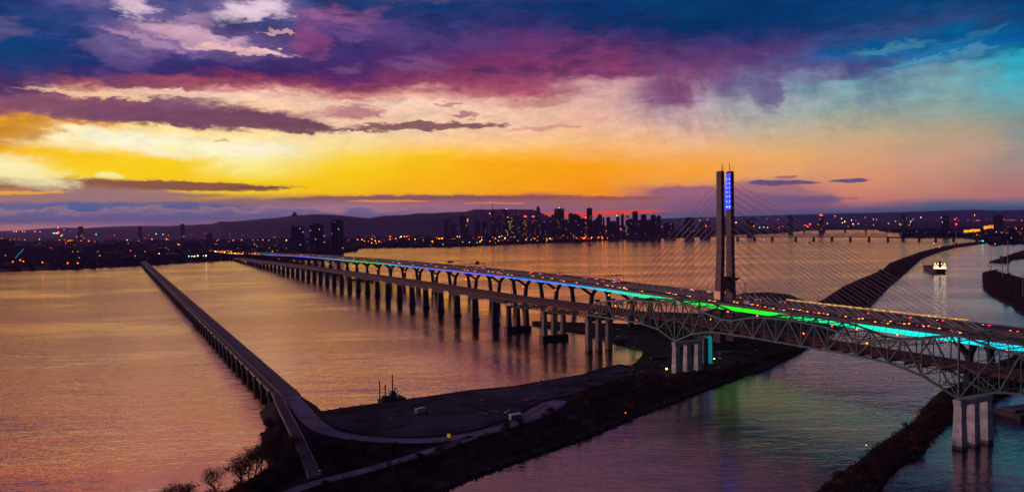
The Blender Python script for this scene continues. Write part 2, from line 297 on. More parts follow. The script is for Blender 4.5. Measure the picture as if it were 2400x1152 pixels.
def pour_lines(m_, step=4.0, amt=.12, tide=None):
    t = m_.node_tree; b = t.nodes['Principled BSDF']; g = G_(t); geo = t.nodes.new('ShaderNodeNewGeometry')
    sp = t.nodes.new('ShaderNodeSeparateXYZ'); t.links.new(geo.outputs['Position'], sp.inputs[0]); z = sp.outputs[2]
    w = t.nodes.new('ShaderNodeTexWhiteNoise'); w.noise_dimensions = '1D'; t.links.new(g.m('FLOOR', g.m('DIVIDE', z, step)), w.inputs['W'])
    f = g.m('MULTIPLY_ADD', w.outputs['Value'], amt*2, 1-amt)
    f = g.m('MULTIPLY', f, g.m('MULTIPLY_ADD', g.m('LESS_THAN', g.m('FRACT', g.m('DIVIDE', z, step)), .05), -.25, 1.0))
    st = g.noise(g.vec(g.m('MULTIPLY', sp.outputs[0], .9), g.m('MULTIPLY', sp.outputs[1], .9), g.m('MULTIPLY', z, .07)), 1.0, 4, .6)
    f = g.m('MULTIPLY', f, g.sm(st.outputs[0], .3, .7, 1-amt*1.6, 1+amt))
    if tide: f = g.m('MULTIPLY', f, g.sm(g.m('MULTIPLY_ADD', st.outputs[0], 1.5, z), tide, tide+1.2, .3, 1.0))
    c0 = b.inputs['Base Color']
    src = c0.links[0].from_socket if c0.links else None
    if src is None: src = tuple(c0.default_value)
    t.links.new(g.mulc(src, g.vec(f, f, f)) if not isinstance(src, tuple) else g.mulc(src, g.vec(f, f, f)), c0)
M['concrete'] = mat('concrete', (.34,.27,.26), .8, var=.3, vs=.15)
M['pale_concrete'] = mat('pale_concrete', (.80,.80,.90), .75, var=.22, vs=.2, bump=.3, bs=.6)
M['dark_concrete'] = mat('dark_concrete', (.10,.085,.10), .85, var=.35, vs=.1)
M['pylon'] = mat('pylon_concrete', (.25,.17,.18), .7, var=.14, vs=.08); pour_lines(M['pylon'], 4.6, .10)
pour_lines(M['pale_concrete'], 3.2, .12, 2.2); pour_lines(M['concrete'], 3.2, .14, 2.0)
M['deck_asphalt'] = mat('deck_asphalt', (.030,.022,.030), .7, var=.35, vs=.04)
M['old_asphalt'] = mat('old_asphalt', (.13,.045,.040), .8, var=.35, vs=.05)
M['old_fascia'] = mat('old_fascia', (.12,.055,.055), .8, var=.35, vs=.1)
M['steel_dark'] = mat('steel_dark', (.035,.04,.055), .55, .3, var=.3, vs=.2)
M['green_steel'] = mat('green_steel', (.10,.20,.19), .55, .2, var=.3, vs=.25)
M['cable'] = mat('cable_sheath', (.50,.45,.54), .5)
M['sleeve'] = mat('cable_sleeve', (.85,.82,.86), .35)
M['paint_white'] = mat('paint_white', (.75,.75,.78), .6)
M['road'] = mat('road_gravel', (.19,.16,.26), .9, var=.35, vs=.12)
M['lot'] = mat('lot_asphalt', (.046,.050,.078), .9, var=.75, vs=.03, spec=.08)
M['soil'] = mat('soil', (.050,.036,.038), .95, spec=.05, var=.6, vs=.05, bump=.5, bs=.3)
M['brush'] = mat('brush', (.13,.060,.048), .95, spec=.1, var=.5, vs=.08)
M['rock'] = mat('rock', (.16,.12,.13), .9, var=.5, vs=.4)
M['bark'] = mat('bark', (.035,.022,.022), .95)
M['leaf_brown'] = mat('leaf_brown', (.27,.11,.055), .9, var=.45, vs=.4)
M['leaf_purple'] = mat('leaf_grey', (.075,.045,.050), .9, var=.45, vs=.4)
M['leaf_dark'] = mat('leaf_dark', (.085,.042,.032), .95, var=.5, vs=.3)
M['city_ground'] = mat('city_ground', (.010,.008,.018), .95, spec=.05, var=.6, vs=.004)
M['hill'] = mat('hill_woods', (.045,.020,.10), .95, var=.4, vs=.01)
M['hill_far'] = mat('hill_far', (.03,.13,.22), .95, var=.2, vs=.002)
M['black'] = mat('black', (.012,.012,.014), .6)
M['rust'] = mat('rust', (.12,.045,.03), .8, var=.4, vs=.5)
M['blue_paint'] = mat('blue_paint', (.12,.20,.45), .5)
M['teal_light'] = mat('teal_flood_glow', (.2,.3,.3), .6, emit=(.0,.45,.55), es=.35)
def em(name, c, s, sample=False): return mat(name, (.02,.02,.02), .5, emit=c, es=s, sample=sample)
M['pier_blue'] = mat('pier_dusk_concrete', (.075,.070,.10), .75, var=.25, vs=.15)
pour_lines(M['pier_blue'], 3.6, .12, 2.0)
M['e_warm'] = em('light_sodium', (1.0,.13,.006), 8.0)
M['e_yellow'] = em('light_yellow', (1.0,.36,.015), 7.0)
M['e_white'] = em('light_white', (1.0,.80,.50), 8.0)
M['e_red'] = em('light_red', (1.0,.03,.02), 9.0)
M['e_green'] = em('light_green', (.05,1.0,.45), 6.0)
M['e_head'] = em('headlight_glow', (1.0,.30,.03), 10.0)
M['e_tail'] = em('taillight_glow', (1.0,.02,.03), 14.0)
M['e_soda'] = em('sodium_lamp_glow', (1.0,.065,.002), 18.0, True)
M['e_blue'] = em('pylon_blue_light', (.02,.10,1.0), 1.0, True)
M['e_bdot'] = em('pylon_blue_dot', (.05,.35,1.0), 9.0, False)
M['e_yel2'] = em('work_light', (1.0,.85,.02), 6.0, True)
M['e_orb'] = em('orange_wall_glow', (1.0,.33,.01), 1.5, False)

def windows_mat(name, wall, lit, frac, es, sx=4.0, sz=3.6):
    m_ = bpy.data.materials.new(name); m_.use_nodes = True; t = m_.node_tree; b = t.nodes['Principled BSDF']
    b.inputs['Base Color'].default_value = wall+(1.0,); b.inputs['Roughness'].default_value = .6
    g = G_(t); tc = t.nodes.new('ShaderNodeTexCoord')
    sp = t.nodes.new('ShaderNodeSeparateXYZ'); t.links.new(tc.outputs['Object'], sp.inputs[0])
    hx = g.m('ADD', sp.outputs[0], g.m('MULTIPLY', sp.outputs[1], 1.37))
    ix = g.m('FLOOR', g.m('DIVIDE', hx, sx)); iz = g.m('FLOOR', g.m('DIVIDE', sp.outputs[2], sz))
    oi = t.nodes.new('ShaderNodeObjectInfo')
    w = t.nodes.new('ShaderNodeTexWhiteNoise'); w.noise_dimensions = '3D'
    t.links.new(g.vec(ix, iz, oi.outputs['Random']), w.inputs['Vector'])
    fx = g.m('FRACT', g.m('DIVIDE', hx, sx)); fz = g.m('FRACT', g.m('DIVIDE', sp.outputs[2], sz))
    inw = g.m('MULTIPLY', g.m('MULTIPLY', g.m('GREATER_THAN', fx, .25), g.m('LESS_THAN', fx, .8)), g.m('MULTIPLY', g.m('GREATER_THAN', fz, .3), g.m('LESS_THAN', fz, .8)))
    on = g.m('MULTIPLY', inw, g.m('GREATER_THAN', w.outputs['Value'], 1-frac))
    t.links.new(g.mix(inw, wall+(1.0,), tuple(v*.5 for v in wall)+(1.0,)), b.inputs['Base Color'])
    b.inputs['Emission Color'].default_value = lit+(1.0,)
    t.links.new(g.m('MULTIPLY', on, es), b.inputs['Emission Strength'])
    m_.cycles.emission_sampling = 'NONE'
    return m_
M['w_dark'] = windows_mat('facade_dark', (.05,.040,.085), (1.0,.62,.22), .006, 2.0)
M['w_mid'] = windows_mat('facade_mid', (.12,.085,.16), (1.0,.62,.22), .008, 2.0)
M['w_lit'] = windows_mat('facade_lit', (.06,.05,.07), (1.0,.75,.15), .10, 2.0, 5.0, 5.0)
M['w_warm'] = windows_mat('facade_warm', (.10,.06,.07), (1.0,.35,.12), .06, 1.8, 4, 4)
M['w_tower'] = windows_mat('facade_tower', (.030,.035,.055), (.8,.85,1.0), .012, 2.5)

# glowing edge strip: colour changes along the bridge
def led_mat():
    m_ = bpy.data.materials.new('edge_strip_glow'); m_.use_nodes = True; t = m_.node_tree; b = t.nodes['Principled BSDF']
    b.inputs['Base Color'].default_value = (.05,.05,.05,1)
    g = G_(t); tc = t.nodes.new('ShaderNodeTexCoord'); sp = t.nodes.new('ShaderNodeSeparateXYZ'); t.links.new(tc.outputs['Object'], sp.inputs[0])
    a = g.m('ADD', g.m('MULTIPLY', sp.outputs[0], DV.x), g.m('MULTIPLY', sp.outputs[1], DV.y))
    f = g.m('DIVIDE', g.m('SUBTRACT', g.m('ADD', g.m('DIVIDE', 1122200.0, g.m('ADD', a, 246.0)), 249.0), 400.0), 2200.0, clamp=True)
    cr = t.nodes.new('ShaderNodeValToRGB'); t.links.new(f, cr.inputs[0]); e = cr.color_ramp.elements
    LC = [(0.0364,(40,120,30)),(0.0727,(30,160,40)),(0.0909,(0,150,90)),(0.1091,(20,100,220)),(0.1318,(90,80,235)),(0.1636,(0,130,230)),(0.1818,(0,180,180)),(0.2045,(0,200,20)),(0.2182,(0,190,90)),(0.2364,(0,170,220)),(0.2636,(30,110,245)),(0.3091,(105,95,245)),(0.3364,(60,90,250)),(0.3636,(20,120,255)),(0.4091,(0,140,255)),(0.4364,(0,165,250)),(0.4545,(0,190,240)),(0.4727,(0,215,205)),(0.5,(0,225,160)),(0.5273,(0,235,120)),(0.5682,(0,225,60)),(0.5909,(0,250,10)),(0.6182,(0,255,5)),(0.65,(0,255,60)),(0.6682,(0,245,120)),(0.7045,(0,245,160)),(0.75,(0,248,200)),(0.7955,(0,240,230)),(0.8636,(0,225,250)),(0.9545,(0,215,245))]
    for i, (p, c) in enumerate(LC):
        if i < 2: x = e[i]
        else: x = e.new(p)
        x.position = p; x.color = lin(c)
    e[0].position = LC[0][0]; e[1].position = LC[1][0] if len(e) > 1 else 1
    bracket_shade = g.m('GREATER_THAN', g.m('FRACT', g.m('ADD', g.m('DIVIDE', a, 5.0), g.m('MULTIPLY', sp.outputs[2], .12))), .10)  # bracket shadows painted as slanted dark stripes in the glow
    nz = g.noise(g.vec(g.m('MULTIPLY', a, .12), sp.outputs[2], 0.0), 1.0, 3, .6)
    st = g.m('MULTIPLY', g.m('MULTIPLY_ADD', bracket_shade, .9, .35), g.sm(nz.outputs[0], .3, .7, .65, 1.35))
    t.links.new(cr.outputs[0], b.inputs['Emission Color']); t.links.new(g.m('MULTIPLY', st, 1.0), b.inputs['Emission Strength'])
    return m_
M['led'] = led_mat()

# water
def water_mat():
    m_ = bpy.data.materials.new('river_water'); m_.use_nodes = True; t = m_.node_tree
    for n in list(t.nodes): t.nodes.remove(n)
    g = G_(t); geo = t.nodes.new('ShaderNodeNewGeometry')
    rot = t.nodes.new('ShaderNodeMapping'); rot.inputs['Rotation'].default_value = (0, 0, R_(-14)); rot.inputs['Scale'].default_value = (.42, 1.0, 1.0)
    t.links.new(geo.outputs['Position'], rot.inputs['Vector'])
    P_ = rot.outputs[0]
    sp = t.nodes.new('ShaderNodeSeparateXYZ'); t.links.new(geo.outputs['Position'], sp.inputs[0])
    # river side is choppy, the canal behind the dyke is smooth
    Dl = g.m('ADD', g.m('MULTIPLY', sp.outputs[0], 1.0), g.m('MULTIPLY', sp.outputs[1], -.68))
    calm = g.sm(Dl, -290.0, -250.0)
    n1 = g.noise(P_, .16, 4, .6, dist=.4); n2 = g.noise(P_, .46, 3, .55, dist=.4); n0 = g.noise(P_, .035, 3, .55)
    wide = g.noise(P_, .006, 4, .6)
    h = g.m('ADD', g.m('ADD', g.m('MULTIPLY', n1.outputs[0], 4.2), g.m('MULTIPLY', n2.outputs[0], 2.7)), g.m('MULTIPLY', n0.outputs[0], 5.0))
    lane = g.sm(wide.outputs[0], .38, .62, .40, 1.35)
    amp = g.m('MULTIPLY', g.m('MULTIPLY_ADD', calm, -.35, 1.0), lane)
    bp = t.nodes.new('ShaderNodeBump'); bp.inputs['Distance'].default_value = 1.0
    t.links.new(g.m('MULTIPLY', h, amp), bp.inputs['Height']); bp.inputs['Strength'].default_value = .135
    gl = t.nodes.new('ShaderNodeBsdfGlossy'); t.links.new(bp.outputs[0], gl.inputs['Normal'])
    t.links.new(g.m('MULTIPLY_ADD', calm, .02, .10), gl.inputs['Roughness'])
    t.links.new(g.mix(calm, (1.0,.73,.47,1), (1.0,.86,.88,1)), gl.inputs['Color'])  # warm sunset colour painted into the reflection tint, paler on the canal
    df = t.nodes.new('ShaderNodeBsdfDiffuse'); df.inputs['Color'].default_value = (.035,.028,.038,1)
    fr = t.nodes.new('ShaderNodeFresnel'); fr.inputs['IOR'].default_value = 1.5; t.links.new(bp.outputs[0], fr.inputs['Normal'])
    k = g.m('ADD', g.m('MULTIPLY', fr.outputs[0], .9), g.m('MULTIPLY_ADD', calm, -.46, .68), clamp=True)
    mx = t.nodes.new('ShaderNodeMixShader'); t.links.new(k, mx.inputs[0]); t.links.new(df.outputs[0], mx.inputs[1]); t.links.new(gl.outputs[0], mx.inputs[2])
    o = t.nodes.new('ShaderNodeOutputMaterial'); t.links.new(mx.outputs[0], o.inputs[0])
    return m_
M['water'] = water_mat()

# ------------------------------------------------------------------ setting: river, land, hills
w = MB(); w.face([(-15000,-300,0), (15000,-300,0), (15000,16500,0), (-15000,16500,0)])
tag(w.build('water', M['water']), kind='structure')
DYKE = [(-114.4,216.3),(-138.7,288.2),(-137.2,318.6),(-127.7,330.1),(-122.9,339.4),(-118.6,357.6),(-115.3,373.9),(-127.7,402.9),(-139.0,429.5),(-138.6,445.6),(-141.0,470.3),(-136.4,486.2),(-122.1,476.6),(-107.6,487.8),(-85.8,500.3),(-57.6,516.9),(-30.5,534.8),(-1.4,545.3),(29.5,568.3),(52.8,585.7),(60.5,598.6),(71.8,611.8),(83.4,623.7),(90.7,615.8),(97.7,628.3),(104.5,649.3),(114.0,680.4),(114.4,698.7),(106.9,711.3),(95.5,742.7),(83.1,777.1),(73.3,808.1),(53.2,835.9),(22.6,877.5),(23.2,900.0),(94.0,877.2),(139.0,861.4),(175.8,906.4),(225.7,950.8),(280.9,1040.4),(324.2,1165.2),(354.0,1202.2),(392.6,1210.6),(411.9,1172.4),(403.9,1115.1),(396.8,1041.1),(431.4,1093.0),(540.0,1288.3),(641.0,1450.7),(777.7,1658.4),(921.8,1925.6),(1124.6,2238.0),(1307.7,2518.5),(1561.0,2871.6),(1745.3,3102.6),(1982.6,3362.8),(2089.3,3449.1),(1962.0,3238.8),(1560.3,2779.1),(1353.3,2501.9),(1086.4,2096.4),(825.4,1647.8),(612.8,1284.4),(460.8,1016.7),(331.7,807.3),(260.2,697.8),(228.1,649.5),(191.4,601.0),(149.3,553.9),(124.2,524.7),(94.5,489.4),(68.5,458.5),(45.1,426.8),(9.1,387.4),(-20.8,354.0),(-37.5,329.6),(-64.0,285.6),(-76.3,227.0)]

m1 = MB(); m1.prism(DYKE, -2, 1.6); tag(m1.build('ground', M['soil']), kind='structure')
m1 = MB(); m1.prism([(85.9,265.9),(123.0,323.1),(142.2,346.3),(159.1,364.0),(180.4,390.8),(195.4,405.6),(223.6,437.1),(253.2,479.7),(277.9,510.7),(311.5,542.7),(375.7,608.5),(532.6,756.5),(1254.6,1363.4),(1173.2,1238.2),(532.9,702.5),(359.5,543.8),(281.5,472.4),(239.9,433.4),(226.5,418.1),(212.3,400.8),(203.3,387.5),(192.4,375.2),(179.7,364.4),(167.7,350.5),(154.5,331.2),(134.6,303.5),(103.4,255.3)], -2, 1.6); tag(m1.build('ground', M['soil']), kind='structure')
ISLE_A = [(921.8,1546.1),(989.2,1625.2),(914.7,1408.7),(772.9,951.4),(638.4,692.8),(551.2,726.8),(581.5,887.7),(598.0,932.2),(632.8,999.2),(651.0,1050.6),(685.6,1131.2),(727.8,1217.1)]
ISLE_B = [(1151.5,1903.8),(1308.2,2102.9),(1499.5,2349.1),(1627.9,2507.8),(2615.1,3453.5),(2212.5,2726.7),(1492.3,2121.8),(1329.6,2048.1),(1266.7,1997.8),(1159.2,1844.0)]
m1 = MB(); m1.prism(ISLE_A, -2, 1.5); tag(m1.build('island', M['soil']), kind='structure')
m1 = MB(); m1.prism(ISLE_B, -2, 1.5); tag(m1.build('island', M['soil']), kind='structure')
SHORE = [(-2055.7,1807.4),(-1629.1,2005.5),(-1365.2,2100.8),(-1325.2,2146.7),(-1242.4,2185.2),(-1105.1,2319.3),(-1031.3,2442.0),(-949.2,2578.4),(-920.6,2657.1),(-784.8,2588.5),(-671.8,2584.7),(-619.1,2598.6),(-649.0,2868.5),(-673.2,3109.9),(-657.5,3329.6),(-696.0,3496.3),(-762.1,3522.2),(-671.8,3653.0),(-395.4,3655.5),(-199.8,3693.6),(-63.1,3898.1),(109.3,4037.3),(344.8,4247.0),(538.1,4519.6),(764.2,4707.7),(1056.2,4880.6),(1475.9,5456.6),(1727.7,5603.2),(1945.8,5801.9),(2508.9,6722.3),(2855.3,6946.1),(3089.6,6642.5),(2835.8,6061.5),(2635.5,5355.0),(2197.2,4454.5),(2090.3,4068.2),(2265.6,3951.8),(2152.8,3651.7),(2109.7,3514.1),(1803.9,2964.5),(2006.8,3091.8),(2519.3,2587.2),(2888.2,2224.1)]
shore = list(SHORE)
a0, a1 = shore[0], shore[-1]
shore = [(-14800, a0[1]-600)] + shore + [(14800, a1[1]+1500), (14800, 16300), (-14800, 16300)]
m1 = MB(); m1.prism(shore, -2, 2.0); tag(m1.build('shore', M['city_ground']), kind='structure')
LOT = [(-119.5,469.5),(-106.2,481.6),(-84.7,493.9),(-56.9,510.2),(-30.0,526.5),(-1.4,536.8),(29.1,559.3),(51.2,574.9),(77.4,603.2),(89.3,595.3),(82.7,572.6),(57.1,537.1),(36.2,511.9),(20.4,500.5),(7.7,478.2),(-1.4,457.6),(-18.0,434.6),(-33.5,421.3),(-56.0,417.4),(-74.7,420.0),(-96.0,434.2),(-110.1,453.8)]
m1 = MB(); m1.prism(LOT, 1.0, 2.2); tag(m1.build('yard', M['lot']), kind='structure')

def ribbon(name, pts, wid, m_, skirt=0.0, zoff=0.0):
    b = MB(); P = [Vector(p) for p in pts]; Q = []
    for i in range(len(P)-1):                      # smooth subdivision
        p0 = P[max(i-1,0)]; p1 = P[i]; p2 = P[i+1]; p3 = P[min(i+2, len(P)-1)]
        for k in range(5):
            t = k/5; Q.append(.5*((2*p1)+(p2-p0)*t+(2*p0-5*p1+4*p2-p3)*t*t+(3*p1-p0-3*p2+p3)*t**3))
    Q.append(P[-1]); L = []; Rr = []
    for i, q in enumerate(Q):
        d = (Q[min(i+1,len(Q)-1)]-Q[max(i-1,0)]); d.z = 0; d.normalize(); s_ = Vector((-d.y, d.x, 0))
        L.append(q+s_*wid/2+Vector((0,0,zoff))); Rr.append(q-s_*wid/2+Vector((0,0,zoff)))
    for i in range(len(Q)-1):
        b.face([Rr[i], Rr[i+1], L[i+1], L[i]])
        if skirt:
            for S, o_ in ((L, 1), (Rr, -1)):
                d = (Q[i+1]-Q[i]); d.z = 0; d.normalize(); n_ = Vector((-d.y, d.x, 0))*o_
                z0 = 1.0
                A = S[i]+n_*(S[i].z-z0)*1.3; A.z = z0; C = S[i+1]+n_*(S[i+1].z-z0)*1.3; C.z = z0
                b.face([A, C, S[i+1], S[i]] if o_ < 0 else [S[i], S[i+1], C, A], 1)
    ob = b.build(name, [m_, M['soil']]); return tag(ob, kind='structure'), Q, L, Rr
ROADC = [(-140.9,488.9,10.8),(-121.7,447.8,10.5),(-110.3,425.1,9.5),(-100.0,411.7,8),(-87.6,406.0,6),(-74.2,405.1,4.5),(-58.8,405.1,3.4),(-43.4,405.8,3.2),(-30.5,410.8,3.2),(-17.4,419.3,3.2),(-6.1,430.1,3.2),(5.9,446.3,3.2),(16.3,462.8,3.2),(25.0,484.1,3.2)]
_, rq, rl, rr = ribbon('road', ROADC, 9.5, M['road'], skirt=1)
SPUR = [(2.3,452.2),(8.9,470.5),(17.2,486.7),(25.6,495.6),(33.3,490.4),(29.3,476.9),(21.1,459.2),(10.7,441.9),(-6.0,426.3)]
m1 = MB(); m1.prism(SPUR, 1.0, 3.15); tag(m1.build('pavement', M['road']), kind='structure')
PATH = [(-21.6,412.0,3.2),(-31.8,398.2,3.2),(-43.4,385.3,3.2),(-56.0,370.7,3.2),(-67.9,358.4,3.2),(-77.8,349.7,3.2),(-87.2,341.4,3.2),(-95.1,329.8,3.2),(-103.5,311.3,3.2)]
ribbon('path', PATH, 6.5, M['road'], skirt=1)

def ridge(name, pts, depth, m_, rows=10, seed=1, lum=.06):
    rnd = random.Random(seed); b = MB(); P = []
    for i in range(len(pts)-1):
        p, q = Vector(pts[i]), Vector(pts[i+1]); n = max(2, int((q-p).length/45))
        for k in range(n): P.append(p.lerp(q, k/n))
    P.append(Vector(pts[-1]))
    grid = []
    for j in range(-rows, rows+1):
        f = math.cos(j/rows*math.pi/2)**1.3; row = []
        for i, p in enumerate(P):
            z = 1.9+(p.z-1.9)*f
            amp = (p.z)*lum*(1 if j else .25)
            z += amp*(noise.fractal(Vector((p.x*.004, j*.9+seed*7, 0)), 1.0, 2.0, 4))*(f if f > .02 else 0)
            row.append((p.x*(1+j*depth/rows/p.y), p.y+j*depth/rows, max(1.9, z)))
        grid.append(row)
    n = len(P)
    for r in grid: b.v += [Vector(q) for q in r]
    for j in range(2*rows):
        for i in range(n-1):
            b.f.append((j*n+i, j*n+i+1, (j+1)*n+i+1, (j+1)*n+i)); b.mi.append(0)
    return b.build(name, m_, smooth=True)
tag(ridge('hill', [(-4185.5,7600,108.9),(-3693.0,7600,97.9),(-3199.6,7600,119.8),(-2870.8,7600,131.6),(-2808.6,7600,155.3),(-2706.1,7600,149.8),(-2459.3,7600,166.9),(-2294.9,7600,176.9),(-2171.4,7600,191.5),(-2048.0,7600,202.1),(-1801.6,7600,206.9),(-1637.7,7600,192.3),(-1371.4,7600,163.9),(-1227.3,7600,186.5),(-1021.9,7600,191.9),(-816.5,7600,201.3),(-611.1,7600,210.7),(-446.8,7600,212.5),(-364.5,7600,227.8),(-220.8,7600,229.9),(4.9,7600,230.8),(210.1,7600,223.9),(283.6,7600,194.1),(373.4,7600,151.8),(537.3,7600,124.9),(824.4,7600,96.3)], 1500, M['hill']), kind='structure')
tag(ridge('far_hills', [(-12152.7,15000,67.4),(-9721.0,15000,65.7),(-9234.4,15000,75.1),(-8909.3,15000,103.0),(-8503.7,15000,113.5),(-8098.8,15000,99.8),(-7693.0,15000,118.4),(-7287.5,15000,128.9),(-6801.4,15000,122.1),(-6315.5,15000,107.2),(-4857.5,15000,70.6),(-1615.7,15000,41.4)], 900, M['hill_far'], 5, 3), kind='structure')
tag(ridge('far_hills', [(2438.0,15000,114.3),(3248.7,15000,135.4),(4464.4,15000,150.8),(5274.9,15000,163.7),(6085.3,15000,176.7),(7300.9,15000,184.0),(7949.2,15000,199.2),(8435.4,15000,208.6),(8840.5,15000,211.0),(9245.8,15000,189.2),(9732.0,15000,198.6),(11352.7,15000,200.2),(14594.4,15000,179.1)], 900, M['hill_far'], 5, 4), kind='structure')

# ------------------------------------------------------------------ profile helpers
def interp(tab, x):
    if x <= tab[0][0]: return tab[0][1]
    for (x0, y0), (x1, y1) in zip(tab, tab[1:]):
        if x <= x1: return y0+(y1-y0)*(x-x0)/(x1-x0)
    return tab[-1][1]
def strip(b, A, f, D0, D1, z0, z1, mi=0):          # long deck-like body along the bridge with a height profile f(a)
    k = len(b.v)
    for a in A:
        z = f(a); b.v += [B(a,D0,z+z0), B(a,D1,z+z0), B(a,D1,z+z1), B(a,D0,z+z1)]
    n = len(A)
    for i in range(n-1):
        p = k+4*i; q = p+4
        for f_ in ((p,q,q+1,p+1), (p+1,q+1,q+2,p+2), (p+2,q+2,q+3,p+3), (p+3,q+3,q,p)): b.f.append(f_); b.mi.append(mi)
    b.f.append((k,k+1,k+2,k+3)); b.mi.append(mi); p = k+4*(n-1); b.f.append((p+3,p+2,p+1,p)); b.mi.append(mi)
ZN = [(120,38.2),(282,39.3),(330,39.8),(455,40.3),(560,41.0),(650,41.9),(730,42.5),(823,43.0),(928,43.0),(1075,42.0),(1211,41.0),(1482,38.6),(1670,36.2),(2094,30.3),(2360,25.4),(2700,17.0),(3050,10.0),(3380,5.5),(3700,4.0)]
def zn(a): return interp(ZN, a)
ZO = [(80,38.6),(245,39.8),(464,39.8),(583,38.6),(637,37.4),(724,35.4),(775,34.9),(896,34.0),(1147,31.8),(1515,26.9),(1900,20.5),(2295,13.4),(2600,9.0),(2800,6.0)]
def zo(a): return interp(ZO, a)
ORIG_N = B(560, 510, 0); ORIG_O = B(464, 384, 0)

# ================================================================== NEW BRIDGE
NB = empty('cable_stayed_bridge', ORIG_N, 'long new road bridge with twin-legged tall pylon, stay cables and a rainbow lit edge', 'bridge')
AL = [120+20*i for i in range(0, 40)]+[920+40*i for i in range(0, 70)]
b = MB(); strip(b, AL, zn, 479.5, 507.0, -1.0, 0); b.build('deck', M['deck_asphalt'], NB, ORIG_N)
b = MB(); strip(b, AL, zn, 513.0, 540.5, -1.0, 0); b.build('deck', M['deck_asphalt'], NB, ORIG_N)
b = MB(); strip(b, AL, zn, 507.02, 512.98, -1.4, -.3); b.build('rail_corridor', M['dark_concrete'], NB, ORIG_N)
for D0 in (479.2, 540.2):
    b = MB(); strip(b, AL, zn, D0, D0+.45, -1.2, 1.05); b.build('parapet', M['concrete'], NB, ORIG_N)
for D0 in (501.5, 506.7, 512.9, 518.2):
    b = MB(); strip(b, AL, zn, D0, D0+.35, .004, .95); b.build('median_barrier', M['concrete'], NB, ORIG_N)
# lane lines
for D0 in (484.6, 488.3, 492.0, 495.8, 499.6, 520.4, 524.1, 527.8, 531.6, 535.4):
    b = MB(); strip(b, AL[:48], zn, D0, D0+.16, .002, .008); b.build('lane_line', M['paint_white'], NB, ORIG_N)
def gd(a): return 3.9 if a < 660 else (3.9-(a-660)*.014 if a < 760 else 2.5)
for D0, D1, nm in ((481.3, 484.5, 'girder'), (507.5, 512.5, 'girder'), (535.5, 538.7, 'girder')):
    b = MB(); k = 0
    for a_, c_ in zip(AL, AL[1:]):
        if a_ > 3300: break
        b.hexa([B(a_,D0,zn(a_)-1-gd(a_)), B(a_,D1,zn(a_)-1-gd(a_)), B(c_,D1,zn(c_)-1-gd(c_)), B(c_,D0,zn(c_)-1-gd(c_)),
                B(a_,D0,zn(a_)-1.05), B(a_,D1,zn(a_)-1.05), B(c_,D1,zn(c_)-1.05), B(c_,D0,zn(c_)-1.05)])
    b.build(nm, M['steel_dark'], NB, ORIG_N)
b = MB()                                            # cross beams under the decks
for i in range(36):
    a = 130+17*i; z = zn(a)
    b.bbox(a, a+.8, 484.6, 535.4, z-3.0, z-1.02)
b.build('cross_beam', M['steel_dark'], NB, ORIG_N)
b = MB()                                            # the lit strip: web panels leaning out under the deck edge
for a_, c_ in zip(AL, AL[1:]):
    if a_ > 3300 or c_ < 200: continue
    h0, h1 = gd(a_), gd(c_)
    b.hexa([B(a_,480.9,zn(a_)-.9-h0), B(a_,481.2,zn(a_)-.9-h0), B(c_,481.2,zn(c_)-.9-h1), B(c_,480.9,zn(c_)-.9-h1),
            B(a_,480.1,zn(a_)-1.25), B(a_,480.4,zn(a_)-1.25), B(c_,480.4,zn(c_)-1.25), B(c_,480.1,zn(c_)-1.25)])
b.build('light_strip', M['led'], NB, Vector((0,0,0)))
# added glowing strip on the far edge, a warm bright streak painted as emission
M['edge_streak'] = mat('edge_streak_glow', (.3,.22,.12), .6, emit=(1.0,.52,.12), es=.75, sample=False)
t_ = M['edge_streak'].node_tree; g_ = G_(t_); tc_ = t_.nodes.new('ShaderNodeTexCoord'); nz_ = g_.noise(tc_.outputs['Object'], .35, 5, .7)
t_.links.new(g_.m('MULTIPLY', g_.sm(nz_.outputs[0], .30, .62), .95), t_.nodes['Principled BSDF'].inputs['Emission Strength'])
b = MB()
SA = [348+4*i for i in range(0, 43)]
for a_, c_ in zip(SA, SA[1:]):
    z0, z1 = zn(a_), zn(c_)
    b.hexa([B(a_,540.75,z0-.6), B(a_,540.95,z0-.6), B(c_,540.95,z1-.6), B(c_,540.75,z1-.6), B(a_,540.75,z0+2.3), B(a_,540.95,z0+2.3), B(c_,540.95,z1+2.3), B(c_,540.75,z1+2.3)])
b.build('glow_streak', M['edge_streak'], NB, ORIG_N)

# pylon
PY = []
def leg(D0t, D1t, D0b, D1b, name):
    b = MB(); prof = [(-1.0,9.6,-.5),(42,8.4,0),(60,7.4,.4),(85,6.9,.9),(110,6.6,1.0),(158.5,6.4,1.0)]
    rows = []
    for z, L, f in prof:
        d0 = D0b+(D0t-D0b)*f; d1 = D1b+(D1t-D1b)*f
        rows.append([B(560-L/2,d0,z), B(560-L/2,d1,z), B(560+L/2,d1,z), B(560+L/2,d0,z)])
    k = len(b.v)
    for r in rows: b.v += r
    for i in range(len(rows)-1):
        for j in range(4):
            b.f.append((k+4*i+j, k+4*i+(j+1)%4, k+4*i+4+(j+1)%4, k+4*i+4+j)); b.mi.append(0)
    b.f.append(tuple(k+4*(len(rows)-1)+j for j in range(4))); b.mi.append(0)
    return b.build(name, M['pylon'], NB, ORIG_N)
l1 = leg(502.25, 506.15, 499.7, 503.9, 'pylon_leg'); l2 = leg(513.85, 517.75, 514.3, 518.7, 'pylon_leg')
tag(l1, 'near pylon leg of pale concrete'); tag(l2, 'far pylon leg with blue lights on its inner face')
b = MB(); b.bbox(557.0, 563.0, 504.6, 515.0, 53.5, 62.0)
